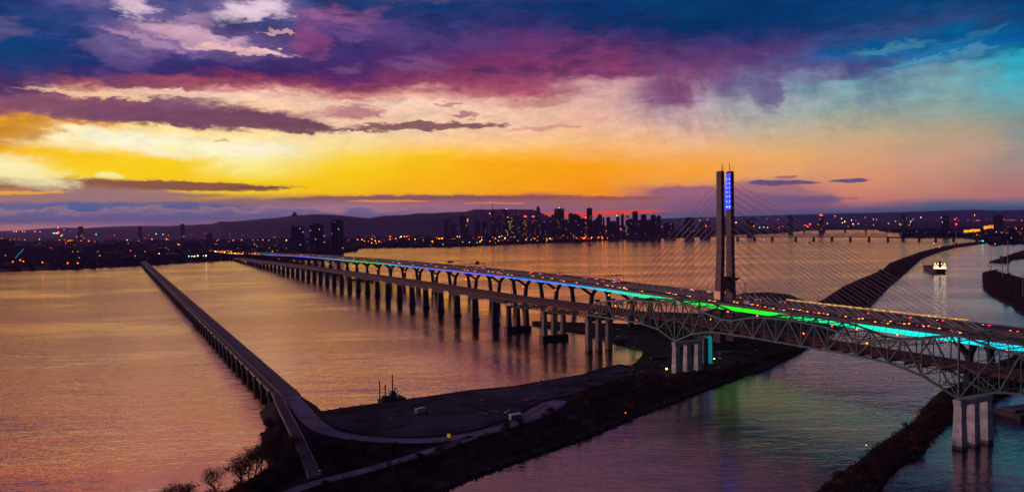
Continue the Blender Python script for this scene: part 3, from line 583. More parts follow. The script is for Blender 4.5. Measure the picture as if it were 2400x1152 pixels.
b.hexa([B(556.8,503.6,46.5),B(556.8,504.6,46.5),B(563.2,504.6,46.5),B(563.2,503.6,46.5),B(556.8,503.6,53.49),B(556.8,510,53.49),B(563.2,510,53.49),B(563.2,503.6,53.49)])
b.hexa([B(556.8,514.2,46.5),B(556.8,515.0,46.5),B(563.2,515.0,46.5),B(563.2,514.2,46.5),B(556.8,510,53.49),B(556.8,515.0,53.49),B(563.2,515.0,53.49),B(563.2,510,53.49)])
b.build('crossbeam', M['pylon'], NB, ORIG_N)
b = MB(); b.bbox(552.5, 555.2, 513, 520.5, 60.0, 61.0); b.bbox(553, 555, 516, 519, 58.6, 59.95); b.build('maintenance_platform', M['black'], NB, ORIG_N)
b = MB(); b.bbox(553.5, 556.5, 500.6, 501.3, 0, 1)
b = MB(); b.bbox(555.9, 564.1, 499.3, 499.62, 41.5, 48.8); b.build('painted_sun_patch', mat('sun_patch_glow', (.85,.52,.38), .7, var=.1, vs=.3, emit=(1.0,.38,.20), es=.28), NB, ORIG_N)  # sunlit patch at the leg foot painted as a pale glowing panel
for D0 in (502.25, 513.85):
    b = MB(); b.bbox(557.2, 562.8, D0+.2, D0+3.7, 158.52, 159.3)
    for q in (D0+.5, D0+3.5): b.tube(B(557.0,q,159), B(557.0,q,163), .12); b.beam(B(557,q,163), B(557,q+1.3,163), .12)
    b.build('roof_rail', M['steel_dark'], NB, ORIG_N)
for D0 in (505.6, 514.4):
    b = MB(); b.tube(B(559,D0,158.5), B(559,D0,166.5), .34, .25, 8); b.build('lightning_mast', M['rust'], NB, ORIG_N)
b = MB(); b.bbox(556.95, 563.05, 513.66, 513.8, 124, 157.5)  # blue light on the leg face, put in as a glowing sheet
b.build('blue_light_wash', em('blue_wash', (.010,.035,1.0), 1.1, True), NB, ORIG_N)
b = MB(); b.bbox(556.5, 556.7, 505.3, 506.1, 122, 147); b.build('blue_light_wash', em('blue_wash_inner', (.01,.04,.9), .7, True), NB, ORIG_N)  # blue light spill on the near leg, also a glowing sheet
for z in (126.5, 131.5, 136, 140, 144, 148, 152):
    for a_ in (558.0, 561.6):
        b = MB(); b.sphere(B(a_, 513.4, z), .36 if z > 127 else .6, n=6, m=4); b.build('blue_lamp', M['e_bdot'], NB, B(a_, 513.4, z))
# cables
for s_ in (-1, 1):
    for i in range(15):
        zt = 62.5+6.25*i
        a_ = 560-28.5-15.2*i if s_ < 0 else 560+22+9.6*i
        for Dd, Dt in ((507.6, 504.4), (512.4, 515.6)):
            p = B(560+s_*3.0, Dt, zt); q = B(a_, Dd, zn(a_)+.1)
            b = MB(); b.tube(p, q, .15, n=5, cap=False); c = b.build('stay_cable', M['cable'], NB, p)
            u = (p-q).normalized(); b = MB(); b.tube(q, q+u*(13 if s_ < 0 else 8), .34, n=6); b.build('cable_sleeve', M['sleeve'], c, q)

# piers with W-shaped heads
def wpier(a, hscale=1.0):
    z = zn(a)-1-gd(a); H = z; pr = empty('pier', B(a,510,0)); pr.parent = NB; pr.location = B(a,510,0)-ORIG_N
    zl = max(2.0, H-10.5)
    b = MB()
    b.hexa([B(a-3.4,489,-1),B(a-3.4,531,-1),B(a+3.4,531,-1),B(a+3.4,489,-1),B(a-3,491,1.4),B(a-3,529,1.4),B(a+3,529,1.4),B(a+3,491,1.4)])
    b.build('footing', M['dark_concrete'], pr, B(a,510,0))
    for s_, D0 in ((-1, 499), (1, 521)):
        b = MB(); lean = (zl-1)*.13; db = D0+s_*lean
        b.hexa([B(a-1.9,db-2.7,1),B(a-1.9,db+2.7,1),B(a+1.9,db+2.7,1),B(a+1.9,db-2.7,1),
                B(a-1.5,D0-2.1,zl),B(a-1.5,D0+2.1,zl),B(a+1.5,D0+2.1,zl),B(a+1.5,D0-2.1,zl)])
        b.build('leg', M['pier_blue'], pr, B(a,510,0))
    b = MB()
    for s_, D0 in ((-1, 499), (1, 521)):
        out = 483 if s_ < 0 else 537
        for tgt, wt_ in ((out, 2.7), (510, 2.0)):
            # tapered arm from leg head to girder
            q0, q1 = D0-2.1, D0+2.1; th = wt_
            t0, t1 = (tgt-th/2*1.0, tgt+th/2*1.0)
            if tgt == 510: t0, t1 = (506.6, 509.6) if s_ < 0 else (510.4, 513.4)
            if tgt < D0: pa = [(q0, zl), (q1, zl), (t1+2.2, z), (t0, z)]
            else: pa = [(q0, zl), (q1, zl), (t1, z), (t0-2.2, z)]
            e = .012 if tgt == 510 else 0
            b.hexa([B(a-1.4+e,pa[0][0],pa[0][1]),B(a-1.4+e,pa[1][0],pa[1][1]),B(a+1.4-e,pa[1][0],pa[1][1]),B(a+1.4-e,pa[0][0],pa[0][1]),
                    B(a-1.4+e,pa[3][0],pa[3][1]),B(a-1.4+e,pa[2][0],pa[2][1]),B(a+1.4-e,pa[2][0],pa[2][1]),B(a+1.4-e,pa[3][0],pa[3][1])])
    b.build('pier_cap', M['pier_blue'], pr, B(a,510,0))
PN = [690+80.45*i for i in range(0, 30)]
for a in PN:
    if zn(a) > 12: wpier(a)
for a in (320, 235, 150): wpier(a)

# ================================================================== OLD BRIDGE
OB = empty('cantilever_truss_bridge', ORIG_O, 'older bridge with rusty road deck running through a grey green steel truss', 'bridge')
AO = [80+20*i for i in range(0, 37)]+[820+40*i for i in range(0, 50)]
DO0, DO1 = 375.2, 394.2
def deckD(a): return (375.2, 394.2) if a < 575 else (371.4, 396.4)
A1 = [a for a in AO if a <= 580]; A2 = [582]+[a for a in AO if a > 582]
b = MB(); strip(b, A1+[581.9], zo, 375.0, 394.5, -1.1, 0); b.build('deck', M['old_asphalt'], OB, ORIG_O)
b = MB(); strip(b, A2, zo, 371.3, 396.6, -.8, 0); b.build('deck', M['old_asphalt'], OB, ORIG_O)
b = MB(); strip(b, A2, zo, 370.9, 371.25, -2.2, 1.0); b.build('parapet', M['old_fascia'], OB, ORIG_O)
b = MB(); strip(b, A2, zo, 396.65, 397.0, -2.2, 1.0); b.build('parapet', M['old_fascia'], OB, ORIG_O)
for D0 in (375.2, 384.2, 394.0):
    b = MB(); strip(b, A1, zo, D0, D0+.4, .004, .85); b.build('guard_rail', M['old_fascia'], OB, ORIG_O)
b = MB(); strip(b, A2, zo, 383.6, 384.2, .004, .9); b.build('median_barrier', M['old_fascia'], OB, ORIG_O)
# concrete girders west of the trusses
AG = [a for a in A2 if a >= 735]
for D0 in (373, 377.3, 381.6, 385.9, 390.2, 394):
    b = MB(); strip(b, [742]+[a for a in AG if a > 745], zo, D0, D0+1.0, -3.3, -.82); b.build('girder', M['old_fascia'], OB, ORIG_O)
# light under-slung steel trusses on the near face of the girder spans
for i in range(12):
    a0_ = 792+54*(i-1); b = MB(); z = lambda x: zo(x)-3.9
    if a0_ < 742: a0_ = 742
    a1_ = 792+54*i
    b.beam(B(a0_+2,371.6,z(a0_)), B(a1_-2,371.6,z(a1_)), .35)
    b.beam(B(a0_+2,371.6,z(a0_)-1.9), B(a1_-2,371.6,z(a1_)-1.9), .3)
    n = 12
    for k in range(n):
        x0 = a0_+2+(a1_-a0_-4)*k/n; x1 = a0_+2+(a1_-a0_-4)*(k+1)/n; e = -1.9 if k % 2 else 0
        b.beam(B(x0,371.6,z(x0)+e), B(x1,371.6,z(x1)-1.9-e), .18)
    b.build('under_truss', M['undert'] if 'undert' in M else M.setdefault('undert', mat('under_truss_steel', (.30,.24,.24), .6, .2)), OB, B(a0_,371.6,0))
# shaft piers
def shaft(a):
    z = zo(a)-3.35
    b = MB()
    b.hexa([B(a-2.0,380.2,-1),B(a-2.0,388.6,-1),B(a+2.0,388.6,-1),B(a+2.0,380.2,-1),B(a-1.5,380.9,z-3.2),B(a-1.5,387.9,z-3.2),B(a+1.5,387.9,z-3.2),B(a+1.5,380.9,z-3.2)])
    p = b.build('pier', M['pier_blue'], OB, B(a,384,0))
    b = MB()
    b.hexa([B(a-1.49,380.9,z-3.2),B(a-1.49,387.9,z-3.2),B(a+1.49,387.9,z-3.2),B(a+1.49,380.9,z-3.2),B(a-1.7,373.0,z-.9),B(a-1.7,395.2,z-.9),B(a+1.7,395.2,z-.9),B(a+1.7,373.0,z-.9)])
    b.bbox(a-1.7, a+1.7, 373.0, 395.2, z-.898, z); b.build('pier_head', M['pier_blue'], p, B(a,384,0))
    b = MB(); b.bbox(a-2.6, a+2.6, 379.4, 389.4, -1, 1.6); b.build('pier_base', M['black'], p, B(a,384,0))
for i in range(36):
    a = 792+54*i
    if zo(a) > 10: shaft(a)
# three-column piers of the truss spans
def tri(a, ztop, mats, cap=True, base=True, wcol=4.2, lcol=4.6, zb=-1):
    pr = empty('pier', B(a,384,0)); pr.parent = OB; pr.location = B(a,384,0)-ORIG_O
    for D0 in (374.0, 384.5, 395.0):
        b = MB(); w0 = wcol/2; l0 = lcol/2; zt = ztop-(2.6 if cap else 0)
        b.hexa([B(a-l0*1.15,D0-w0*1.15,zb),B(a-l0*1.15,D0+w0*1.15,zb),B(a+l0*1.15,D0+w0*1.15,zb),B(a+l0*1.15,D0-w0*1.15,zb),
                B(a-l0*.86,D0-w0*.86,zt),B(a-l0*.86,D0+w0*.86,zt),B(a+l0*.86,D0+w0*.86,zt),B(a+l0*.86,D0-w0*.86,zt)])
        b.build('column', mats, pr, B(a,384,0))
    if cap:
        b = MB(); b.bbox(a-2.05, a+2.05, 371.6, 397.4, ztop-2.59, ztop); b.build('pier_cap', mats, pr, B(a,384,0))
    if base:
        b = MB(); b.bbox(a-3.6, a+3.6, 370.0, 399.0, -1, 5.0); b.build('pier_base', M['black'], pr, B(a,384,0))
tri(244.7, 24.6, M['pale_concrete'], base=False); tri(464.0, 24.6, M['pale_concrete'], base=False)
tri(583.5, 32.4, M['concrete'], base=False); tri(662.0, 28.5, M['concrete']); tri(738.0, 27.5, M['dark_concrete']); tri(125, 30.5, M['concrete'], base=False)
# deck trusses between P2 and the girder spans
for Dt in (373.2, 384.0, 394.8):
    b = MB(); A_ = [585.0, 662.0, 738.0]
    for s0, s1 in zip(A_, A_[1:]):
        n = 12; st = (s1-s0)/n
        zt = lambda x: zo(x)-1.2
        zb = lambda x: zo(x)-1.2-6.6
        for k in range(n):
            x0, x1 = s0+st*k, s0+st*(k+1)
            b.beam(B(x0,Dt,zt(x0)), B(x1,Dt,zt(x1)), .55); b.beam(B(x0,Dt,zb(x0)), B(x1,Dt,zb(x1)), .5)
            b.beam(B(x0,Dt,zt(x0)), B(x0,Dt,zb(x0)), .3)
            b.beam(B(x0,Dt,zt(x0) if k % 2 else zb(x0)), B(x1,Dt,zb(x1) if k % 2 else zt(x1)), .36)
    b.build('deck_truss', M['truss_brown'] if 'truss_brown' in M else M.setdefault('truss_brown', mat('truss_brown', (.16,.12,.12), .6, .2, var=.3)), OB, B(585,Dt,0))
b = MB()
for k in range(25):
    x = 585+153/24*k; b.beam(B(x,373.2,zo(x)-7.8), B(x,394.8,zo(x)-7.8), .3)
    if k % 2: b.beam(B(x,373.2,zo(x)-7.6), B(x,384,zo(x)-1.6), .25); b.beam(B(x,394.8,zo(x)-7.6), B(x,384,zo(x)-1.6), .25)
b.build('sway_bracing', M['truss_brown'], OB, B(585,384,0))
# main through truss
PAN = 219.3/11
BOT = {0:25.3,1:33.4,2:37.1,3:37.9,4:38.0,5:38.0}
TOPT = [(0,56.8),(.5,54.5),(1,52.2),(1.5,50.5),(2,48.4),(2.5,46.9),(3,46.8),(3.5,49.2),(4,51.2),(4.5,52.0),(5,52.5),(5.5,52.7)]
def bot(a):
    if a > 464: return interp([(0,25.3),(1,32.1),(2,34.2),(3,34.1),(4,33.8),(5,33.5),(6,33.0)], (a-464)/(119.5/6))
    if a < 244.7: return interp([(0,25.3),(1,32.3),(2,33.6),(3,34.1),(4,33.8),(5,33.2),(6,32.6)], (244.7-a)/(119.5/6))
    k = (a-244.7)/PAN; k = min(k, 11-k); return interp(sorted(BOT.items()), k)
def top(a):
    if a > 464: return interp([(0,56.8),(.5,54.0),(1,52.6),(2,52.0),(2.5,51.8),(3,51.2),(4,49.0),(5,46.2),(5.5,43.6)], (a-464)/(119.5/6))
    if a < 244.7: return interp([(0,56.8),(1,52.0),(2,51.2),(3,51.6),(4,49.5),(5,46.5),(5.5,43.6)], (244.7-a)/(119.5/6))
    k = (a-244.7)/PAN; k = min(k, 11-k); return interp(TOPT, k)
nodes = [464+119.5/6*k for k in range(6, 0, -1)]+[464-PAN*k for k in range(0, 12)]+[244.7-119.5/6*k for k in range(1, 7)]
for Dt, lab in ((373.0, 'near side truss'), (396.7, 'far side truss')):
    root = empty('side_truss', B(464,Dt,0)); root.parent = OB; root.location = B(464,Dt,0)-ORIG_O; root['label'] = lab
    bc = MB(); tcm = MB(); dg = MB()
    class VT:
        def beam(s_, p, q, w_, h_=None):
            if (Vector(p)-Vector(q)).length < .3: return
            b_ = MB(); b_.beam(p, q, w_, h_); b_.build('vertical', M['green_steel'], root, q)
    vt = VT()
    for i, (x0, x1) in enumerate(zip(nodes, nodes[1:])):
        bc.beam(B(x0,Dt,bot(x0)), B(x1,Dt,bot(x1)), .95, 1.05)
        xm = (x0+x1)/2
        first = i == 0; last = i == len(nodes)-2
        big = (abs(x0-464) < 1 or abs(x1-464) < 1 or abs(x0-244.7) < 1 or abs(x1-244.7) < 1)
        if big:
            main = x0 if (abs(x0-464) < 1 or abs(x0-244.7) < 1) else x1; oth = x1 if main == x0 else x0
            zm = (bot(main)+top(oth))/2
            dg.beam(B(main,Dt,bot(main)), B(oth,Dt,top(oth)), .6)
            midh = (bot(main)+top(main))/2+1.5; mz = (bot(main)+top(oth))/2
            dg.beam(B(main,Dt,midh), B(xm,Dt,mz), .4); dg.beam(B(xm,Dt,mz), B(oth,Dt,bot(oth)), .5)
            vt.beam(B(xm,Dt,mz), B(xm,Dt,bot(xm)), .38); vt.beam(B(xm,Dt,mz), B(xm,Dt,top(xm)), .3)
            tcm.beam(B(x0,Dt,top(x0)), B(x1,Dt,top(x1)), .95, 1.0)
        else:
            if not first: dg.beam(B(x0,Dt,bot(x0)), B(xm,Dt,top(xm)), .68)
            else: tcm.beam(B(x0,Dt,bot(x0)), B(xm,Dt,top(xm)), .7)
            if not last: dg.beam(B(xm,Dt,top(xm)), B(x1,Dt,bot(x1)), .68)
            else: tcm.beam(B(xm,Dt,top(xm)), B(x1,Dt,bot(x1)), .7)
            if not first: tcm.beam(B(x0,Dt,top(x0)), B(xm,Dt,top(xm)), .95, 1.0)
            if not last: tcm.beam(B(xm,Dt,top(xm)), B(x1,Dt,top(x1)), .95, 1.0)
            vt.beam(B(xm,Dt,top(xm)), B(xm,Dt,bot(xm)), .38)
        if i and not (abs(x0-464) < 1 or abs(x0-244.7) < 1): vt.beam(B(x0,Dt,bot(x0)), B(x0,Dt,top(x0)), .5)
    for xx in (464, 244.7): vt.beam(B(xx,Dt,bot(xx)), B(xx,Dt,top(xx)), .95, .8)
    for nm, q in (('bottom_chord', bc), ('top_chord', tcm), ('diagonals', dg)):
        q.build(nm, M['green_steel'], root, B(464,Dt,0))
    for x in nodes:                                 # gusset plates
        for zf in ((bot(x), top(x)) if nodes[0] > x > nodes[-1] else (bot(x),)):
            b = MB(); b.bbox(x-1.1, x+1.1, Dt-.55, Dt+.55, zf-.75, zf+.75); b.build('gusset_plate', M['green_steel'], root, B(x,Dt,zf))
b = MB(); sb = MB(); fl = MB()
full = []
for x0, x1 in zip(nodes, nodes[1:]): full += [x0, (x0+x1)/2]
full.append(nodes[-1])
for i, x in enumerate(full[1:-1]):
    zt = top(x); b.beam(B(x,373.4,zt), B(x,396.3,zt), .42)
    x2 = full[i+2]
    if i < len(full)-3:
        b.beam(B(x,373.4,zt), B(x2,384.8,top(x2)), .28); b.beam(B(x,396.3,zt), B(x2,384.8,top(x2)), .28)
    zh = max(zt-3.2, zo(x)+5.6)
    if zt-zh > 1:
        sb.beam(B(x,373.4,zh), B(x,396.3,zh), .3)
        n = 6
        for k in range(n):
            d0 = 373.4+22.9*k/n; d1 = 373.4+22.9*(k+1)/n
            sb.beam(B(x,d0,zt if k % 2 else zh), B(x,d1,zh if k % 2 else zt), .2)
b.build('top_bracing', M['green_steel'], OB, B(464,384,0)); sb.build('sway_frame', M['green_steel'], OB, B(464,384,0))
b = MB(); stA = MB(); stB = MB()
for x in full:
    st_ = stA if x > 354 else stB
    z = zo(x)-1.15; b.beam(B(x,373.3,z-.5), B(x,396.4,z-.5), .5, 1.2)
    if bot(x) < z-1.4:
        for Dd in (377.5, 385, 392.5): st_.beam(B(x,Dd,z-1.1), B(x,Dd,bot(x)+.2), .28)
        st_.beam(B(x,373.3,bot(x)+.3), B(x,396.4,bot(x)+.3), .35)
        st_.beam(B(x,377.5,z-1.1), B(x,396.4,bot(x)+.3), .2); st_.beam(B(x,392.5,z-1.1), B(x,373.3,bot(x)+.3), .2)
b.build('floor_beams', M['steel_dark'], OB, B(464,384,0)); stA.build('deck_post_frame', M['green_steel'], OB, B(464,384,0)); stB.build('deck_post_frame', M['green_steel'], OB, B(464,384,0))
b = MB()
for x0, x1 in zip(nodes, nodes[1:]):
    b.beam(B(x0,373.3,bot(x0)), B(x1,396.4,bot(x1)), .3); b.beam(B(x0,396.4,bot(x0)), B(x1,373.3,bot(x1)), .3)
b.build('bottom_bracing', M['green_steel'], OB, B(464,384,0))
b = MB(); b.bbox(573, 574, 374.5, 379.5, 45.2, 47.2); b.bbox(573, 574, 389.5, 395.5, 45.2, 47.2); b.build('portal_sign_back', M['black'], OB, B(573,384,0))
b = MB()
for x in (576, 512, 400, 330, 300): b.bbox(x-1.9, x+1.9, 372.30, 372.46, zo(x)-2.3 if x > 460 else 36.9, zo(x)-1.3 if x > 460 else 37.5)
b.build('inspection_plate', M['paint_white'] if False else M['concrete'], OB, B(464,372,0))

# ================================================================== ICE CONTROL BRIDGE
ORE = B(700, 98, 0)
IC = empty('ice_control_bridge', ORE, 'narrow low concrete bridge on closely spaced pillars running straight to the far shore', 'bridge')
def ze(a): return 10.8
AE = [492]+[508+30*i for i in range(0, 72)]
b = MB(); strip(b, AE, ze, 94.2, 103.6, -1.4, 0); b.build('deck', mat('ice_deck', (.10,.075,.105), .85, var=.35, vs=.06), IC, ORE)
b = MB(); strip(b, AE, ze, 93.8, 94.15, -1.5, .75); b.build('parapet', M['dark_concrete'], IC, ORE)
b = MB(); strip(b, AE, ze, 103.65, 104.0, -1.5, .75); b.build('parapet', M['dark_concrete'], IC, ORE)
b = MB(); strip(b, AE, ze, 90.4, 93.2, -2.9, -1.5); b.build('lower_walkway', M['steel_dark'], IC, ORE)
b = MB(); strip(b, AE, ze, 90.4, 90.5, -.7, -.55); strip(b, AE, ze, 92.2, 92.35, .35, .5)
b.build('hand_rail', M['concrete'], IC, ORE)
b = MB()
for i in range(100): a = 480+11*i; b.tube(B(a,90.45,ze(a)-1.5), B(a,90.45,ze(a)-.6), .06, n=4)
tag(b.build('rail_post', M['concrete'], IC, ORE), kind='stuff')
M['pillar'] = mat('ice_pillar', (.23,.19,.23), .85, var=.3, vs=.3)
for i in range(77):
    a = 491.5+27.6*i
    b = MB(); b.hexa([B(a-1.3,89.2,-1),B(a-1.3,103,-1),B(a+1.3,103,-1),B(a+1.3,89.2,-1),B(a-1.2,89.8,9.38),B(a-1.2,103,9.38),B(a+1.2,103,9.38),B(a+1.2,89.8,9.38)])
    pc = b.build('pillar', M['dark_concrete'], IC, B(a,96,0))
    b = MB(); b.bbox(a-1.35, a+1.35, 88.6, 90.3, 6.4, 9.36); b.build('pillar_head', M['pillar'], pc, B(a,89.5,0))
for i in range(40):
    a = 491.5+27.6*i; b = MB(); b.bbox(a, a+(.5 if i%4==0 else .22), 94.2, 103.6, 10.803, 10.815); b.build('deck_joint', M['concrete'], IC, B(a,98,0))
# access ramp
RAMP = [Vector(p) for p in [(-146.0,483.7,11),(-133.5,451.6,10.5),(-121.1,423.1,9),(-109.3,396.3,7),(-98.3,370.1,5),(-89.1,347.8,3.4)]]
RB = empty('access_ramp', RAMP[3], 'narrow concrete ramp with two side rails sloping down from the low bridge to the path', 'ramp')
b = MB(); r1 = MB(); r2 = MB(); pl = MB()
for p, q in zip(RAMP, RAMP[1:]):
    d = (q-p); d.z = 0; d.normalize(); s_ = Vector((-d.y, d.x, 0)); up = Vector((0,0,1))
    for (m_, o0, o1, z0, z1) in ((b,-2.3,2.3,-.9,0), (r1,2.32,2.8,-1,.95), (r2,-2.8,-2.32,-1,.95)):
        m_.hexa([p+s_*o0+up*z0, q+s_*o0+up*z0, q+s_*o1+up*z0, p+s_*o1+up*z0, p+s_*o0+up*z1, q+s_*o0+up*z1, q+s_*o1+up*z1, p+s_*o1+up*z1])
b.build('ramp_deck', mat('ramp_deck', (.09,.07,.10), .85, var=.3), RB, RAMP[3]); r1.build('side_rail', M['pillar'], RB, RAMP[3]); r2.build('side_rail', M['pillar'], RB, RAMP[3])
for p in RAMP[1:5]:
    b = MB(); b.tube(p+Vector((0,0,-p.z+.5)), p+Vector((0,0,-.9)), .8, n=8); b.build('ramp_column', M['pillar'], RB, p)

# ================================================================== FAR RAILWAY BRIDGE
VIC = [(676.8,4500.0),(750.2,4444.2),(821.7,4389.8),(893.5,4335.2),(961.6,4283.4),(1037.7,4225.5),(1106.1,4173.4),(1178.4,4118.4),(1250.6,4063.5),(1322.6,4008.7),(1416.2,3937.5),(1485.5,3884.8),(1554.5,3832.3),(1621.7,3781.1),(1688.7,3730.2),(1753.8,3680.7),(1805.9,3641.1),(1858.2,3601.3),(1912.1,3560.2),(1968.8,3517.1)]
M['vic'] = mat('far_bridge_steel', (.06,.05,.075), .7); M['vicp'] = mat('far_bridge_stone', (.035,.03,.045), .85)
vo = Vector((VIC[9][0], VIC[9][1], 0))
VB = empty('railway_bridge', vo, 'low far away truss bridge on many short piers crossing the river below the skyline', 'bridge')
vd = (Vector(VIC[-1]).to_3d()-Vector(VIC[0]).to_3d()).normalized(); vs_ = Vector((-vd.y, vd.x, 0))
VP = [Vector((x, y, 0)) for x, y in VIC]
VP = [VP[0]-vd*(200-i*100) for i in range(2)]+VP+[VP[-1]+vd*90, VP[-1]+vd*180]
b = MB()
b.beam(VP[0]+Vector((0,0,17.3)), VP[-1]+Vector((0,0,17.3)), 14, 2.2); b.build('deck', M['vic'], VB, vo)
for i, p in enumerate(VP):
    b = MB(); b.box(p+Vector((0,0,7.6)), vd*3.6, vs_*8, Vector((0,0,8.5))); b.box(p+Vector((0,0,.5)), vd*5, vs_*11, Vector((0,0,2.2))); b.build('pier', M['vicp'], VB, p)
for i, (p, q) in enumerate(zip(VP, VP[1:])):
    if 7 <= i <= 16:
        b = MB(); h = 13 if i != 11 else 16; n = 8; z0 = 18.4
        for s_ in (-7, 7):
            o_ = vs_*s_
            P2 = [p.lerp(q, k/n)+o_ for k in range(n+1)]
            for k in range(n):
                lo = Vector((0,0,z0)); hi = Vector((0,0,z0+h))
                if 0 < k < n-1: b.beam(P2[k]+hi, P2[k+1]+hi, 1.0)
                if k == 0: b.beam(P2[0]+lo, P2[1]+hi, 1.2)
                elif k == n-1: b.beam(P2[n-1]+hi, P2[n]+lo, 1.2)
                else: b.beam(P2[k]+lo, P2[k+1]+hi, .7)
                if k: b.beam(P2[k]+lo, P2[k]+hi, .7)
        b.build('truss_span', M['vic'], VB, p)
    elif i > 16:
        b = MB(); b.beam(p+Vector((0,0,14.2)), q+Vector((0,0,14.2)), 10, 4.0); b.build('deck_girder', M['vic'], VB, p)
# thinner bridge beyond
b = MB(); fb0 = Vector((1990, 5900, 0)); fb1 = Vector((3100, 5650, 0)); fo = (fb0+fb1)/2
FB = empty('far_road_bridge', fo, 'thin dark bridge line behind the truss bridge near the right shore', 'bridge')
b.beam(fb0+Vector((0,0,20)), fb1+Vector((0,0,20)), 20, 5); b.build('deck', M['vic'], FB, fo)
for k in range(8):
    b = MB(); b.beam(fb0.lerp(fb1, (k+.3)/8)+Vector((0,0,-1)), fb0.lerp(fb1, (k+.3)/8)+Vector((0,0,18)), 9); b.build('pier', M['vicp'], FB, fb0.lerp(fb1, (k+.3)/8))

rnd = random.Random(11)
# ================================================================== traffic
def car_mats(c): return mat('car_paint', c, .3, .2)
M['glass'] = mat('glass_dark', (.02,.025,.035), .08); M['tyre'] = mat('tyre', (.01,.01,.01), .9)
def make_car(kind, paint, name, label, cat, group, night=True):
    """built facing -x in its own frame; wheels on the ground"""
    r = empty(name, (0,0,0), label, cat, group)
    L, W, prof, cab, wh = {
     'sedan': (4.5,1.8,[(-2.25,.32),(-2.25,.72),(-1.3,.92),(-.6,.98),(1.5,1.0),(2.2,.95),(2.25,.35)],[(-.75,.95),(-.15,1.42),(1.0,1.42),(1.7,.98)],.32),
     'suv': (4.7,1.9,[(-2.35,.38),(-2.35,.9),(-1.3,1.08),(-.7,1.12),(2.2,1.12),(2.35,.9),(2.35,.4)],[(-.8,1.1),(-.3,1.72),(1.8,1.70),(2.2,1.12)],.36),
     'van': (5.6,2.0,[(-2.8,.4),(-2.8,1.0),(-2.0,1.25),(-1.6,1.3),(2.8,1.3),(2.8,.4)],[(-1.7,1.28),(-1.1,2.3),(2.75,2.35),(2.78,1.28)],.38),
     'truck': (8.6,2.4,[(-4.3,.5),(-4.3,1.5),(-2.6,1.6),(-2.6,.95),(4.3,.95),(4.3,.5)],[(-4.2,1.5),(-3.9,2.7),(-2.7,2.7),(-2.62,1.55)],.5)}[kind]
    def extr(b, pts, w0, w1, mi=0):
        lo = [Vector((x, -w0/2 if i in (0,) else -w0/2, z)) for i, (x, z) in enumerate(pts)]
        zmin = min(z for x, z in pts); zmax = max(z for x, z in pts)
        A = [Vector((x, -(w0+(w1-w0)*((z-zmin)/(zmax-zmin)))/2, z)) for x, z in pts]; Bq = [Vector((v.x, -v.y, v.z)) for v in A]
        k = len(b.v); n = len(pts); b.v += A+Bq
        b.f.append(tuple(range(k, k+n))); b.f.append(tuple(k+n+i for i in reversed(range(n)))); b.mi += [mi, mi]
        for i in range(n): j = (i+1) % n; b.f.append((k+j, k+i, k+n+i, k+n+j)); b.mi.append(mi)
    b = MB(); extr(b, prof, W, W*.96); b.build('body', paint, r)
    b = MB(); extr(b, cab, W*.9, W*.72); b.build('cabin', M['glass'], r)
    b = MB(); x0, x1 = cab[1][0]+.1, cab[2][0]-.1; b.hexa([(x0,-W*.36,cab[1][1]+.002),(x1,-W*.36,cab[1][1]+.002),(x1,W*.36,cab[1][1]+.002),(x0,W*.36,cab[1][1]+.002),
        (x0,-W*.35,cab[1][1]+.06),(x1,-W*.35,cab[1][1]+.06),(x1,W*.35,cab[1][1]+.06),(x0,W*.35,cab[1][1]+.06)]); b.build('roof', paint, r)
    if kind == 'truck':
        b = MB(); b.hexa([(-2.4,-1.25,1.0),(4.3,-1.25,1.0),(4.3,1.25,1.0),(-2.4,1.25,1.0),(-2.4,-1.25,3.5),(4.3,-1.25,3.5),(4.3,1.25,3.5),(-2.4,1.25,3.5)]); b.build('cargo_box', M['paint_white'], r)
    for x in (-L/2+.85, L/2-.9):
        for s_ in (-1, 1):
            b = MB(); b.tube((x, s_*(W/2-.22), wh), (x, s_*(W/2+.02), wh), wh, n=10); b.build('wheel', M['tyre'], r, (x, s_*W/2, wh))
    for s_ in (-1, 1):
        b = MB(); b.sphere((-L/2-.02, s_*(W/2-.35), .68), .23, n=6, m=4); b.build('headlight', M['e_head'], r, (-L/2, s_*(W/2-.35), .68))
        b = MB(); b.sphere((L/2+.02, s_*(W/2-.3), .85), .22, n=6, m=4); b.build('taillight', M['e_tail'], r, (L/2, s_*(W/2-.3), .85))
    return r
RZ = math.atan2(DV.y, DV.x)
gh = 'vehicles driving toward the camera with headlights on'; gt = 'vehicles driving away with red tail lights'
protos = [make_car('sedan', car_mats((.5,.5,.53)), 'car', 'pale car with bright headlights coming along the near lanes of the lit bridge', 'car', gh),
 make_car('sedan', car_mats((.04,.045,.06)), 'car', 'dark car with bright headlights coming along the near lanes of the lit bridge', 'car', gh),
 make_car('suv', car_mats((.65,.65,.66)), 'car', 'tall white car with bright headlights coming along the near lanes of the lit bridge', 'car', gh),
 make_car('suv', car_mats((.10,.03,.03)), 'car', 'tall dark red car with bright headlights coming along the near lanes of the lit bridge', 'car', gh),
 make_car('van', car_mats((.6,.6,.62)), 'van', 'white van with bright headlights coming along the near lanes of the lit bridge', 'van', gh),
 make_car('truck', car_mats((.3,.3,.34)), 'truck', 'box truck with bright headlights coming along the near lanes of the lit bridge', 'truck', gh)]
tl = {'car': 'car with red tail lights driving away in the far lanes of the lit bridge', 'van': 'van with red tail lights in the far lanes of the lit bridge', 'truck': 'box truck with red tail lights in the far lanes of the lit bridge'}
used = set()
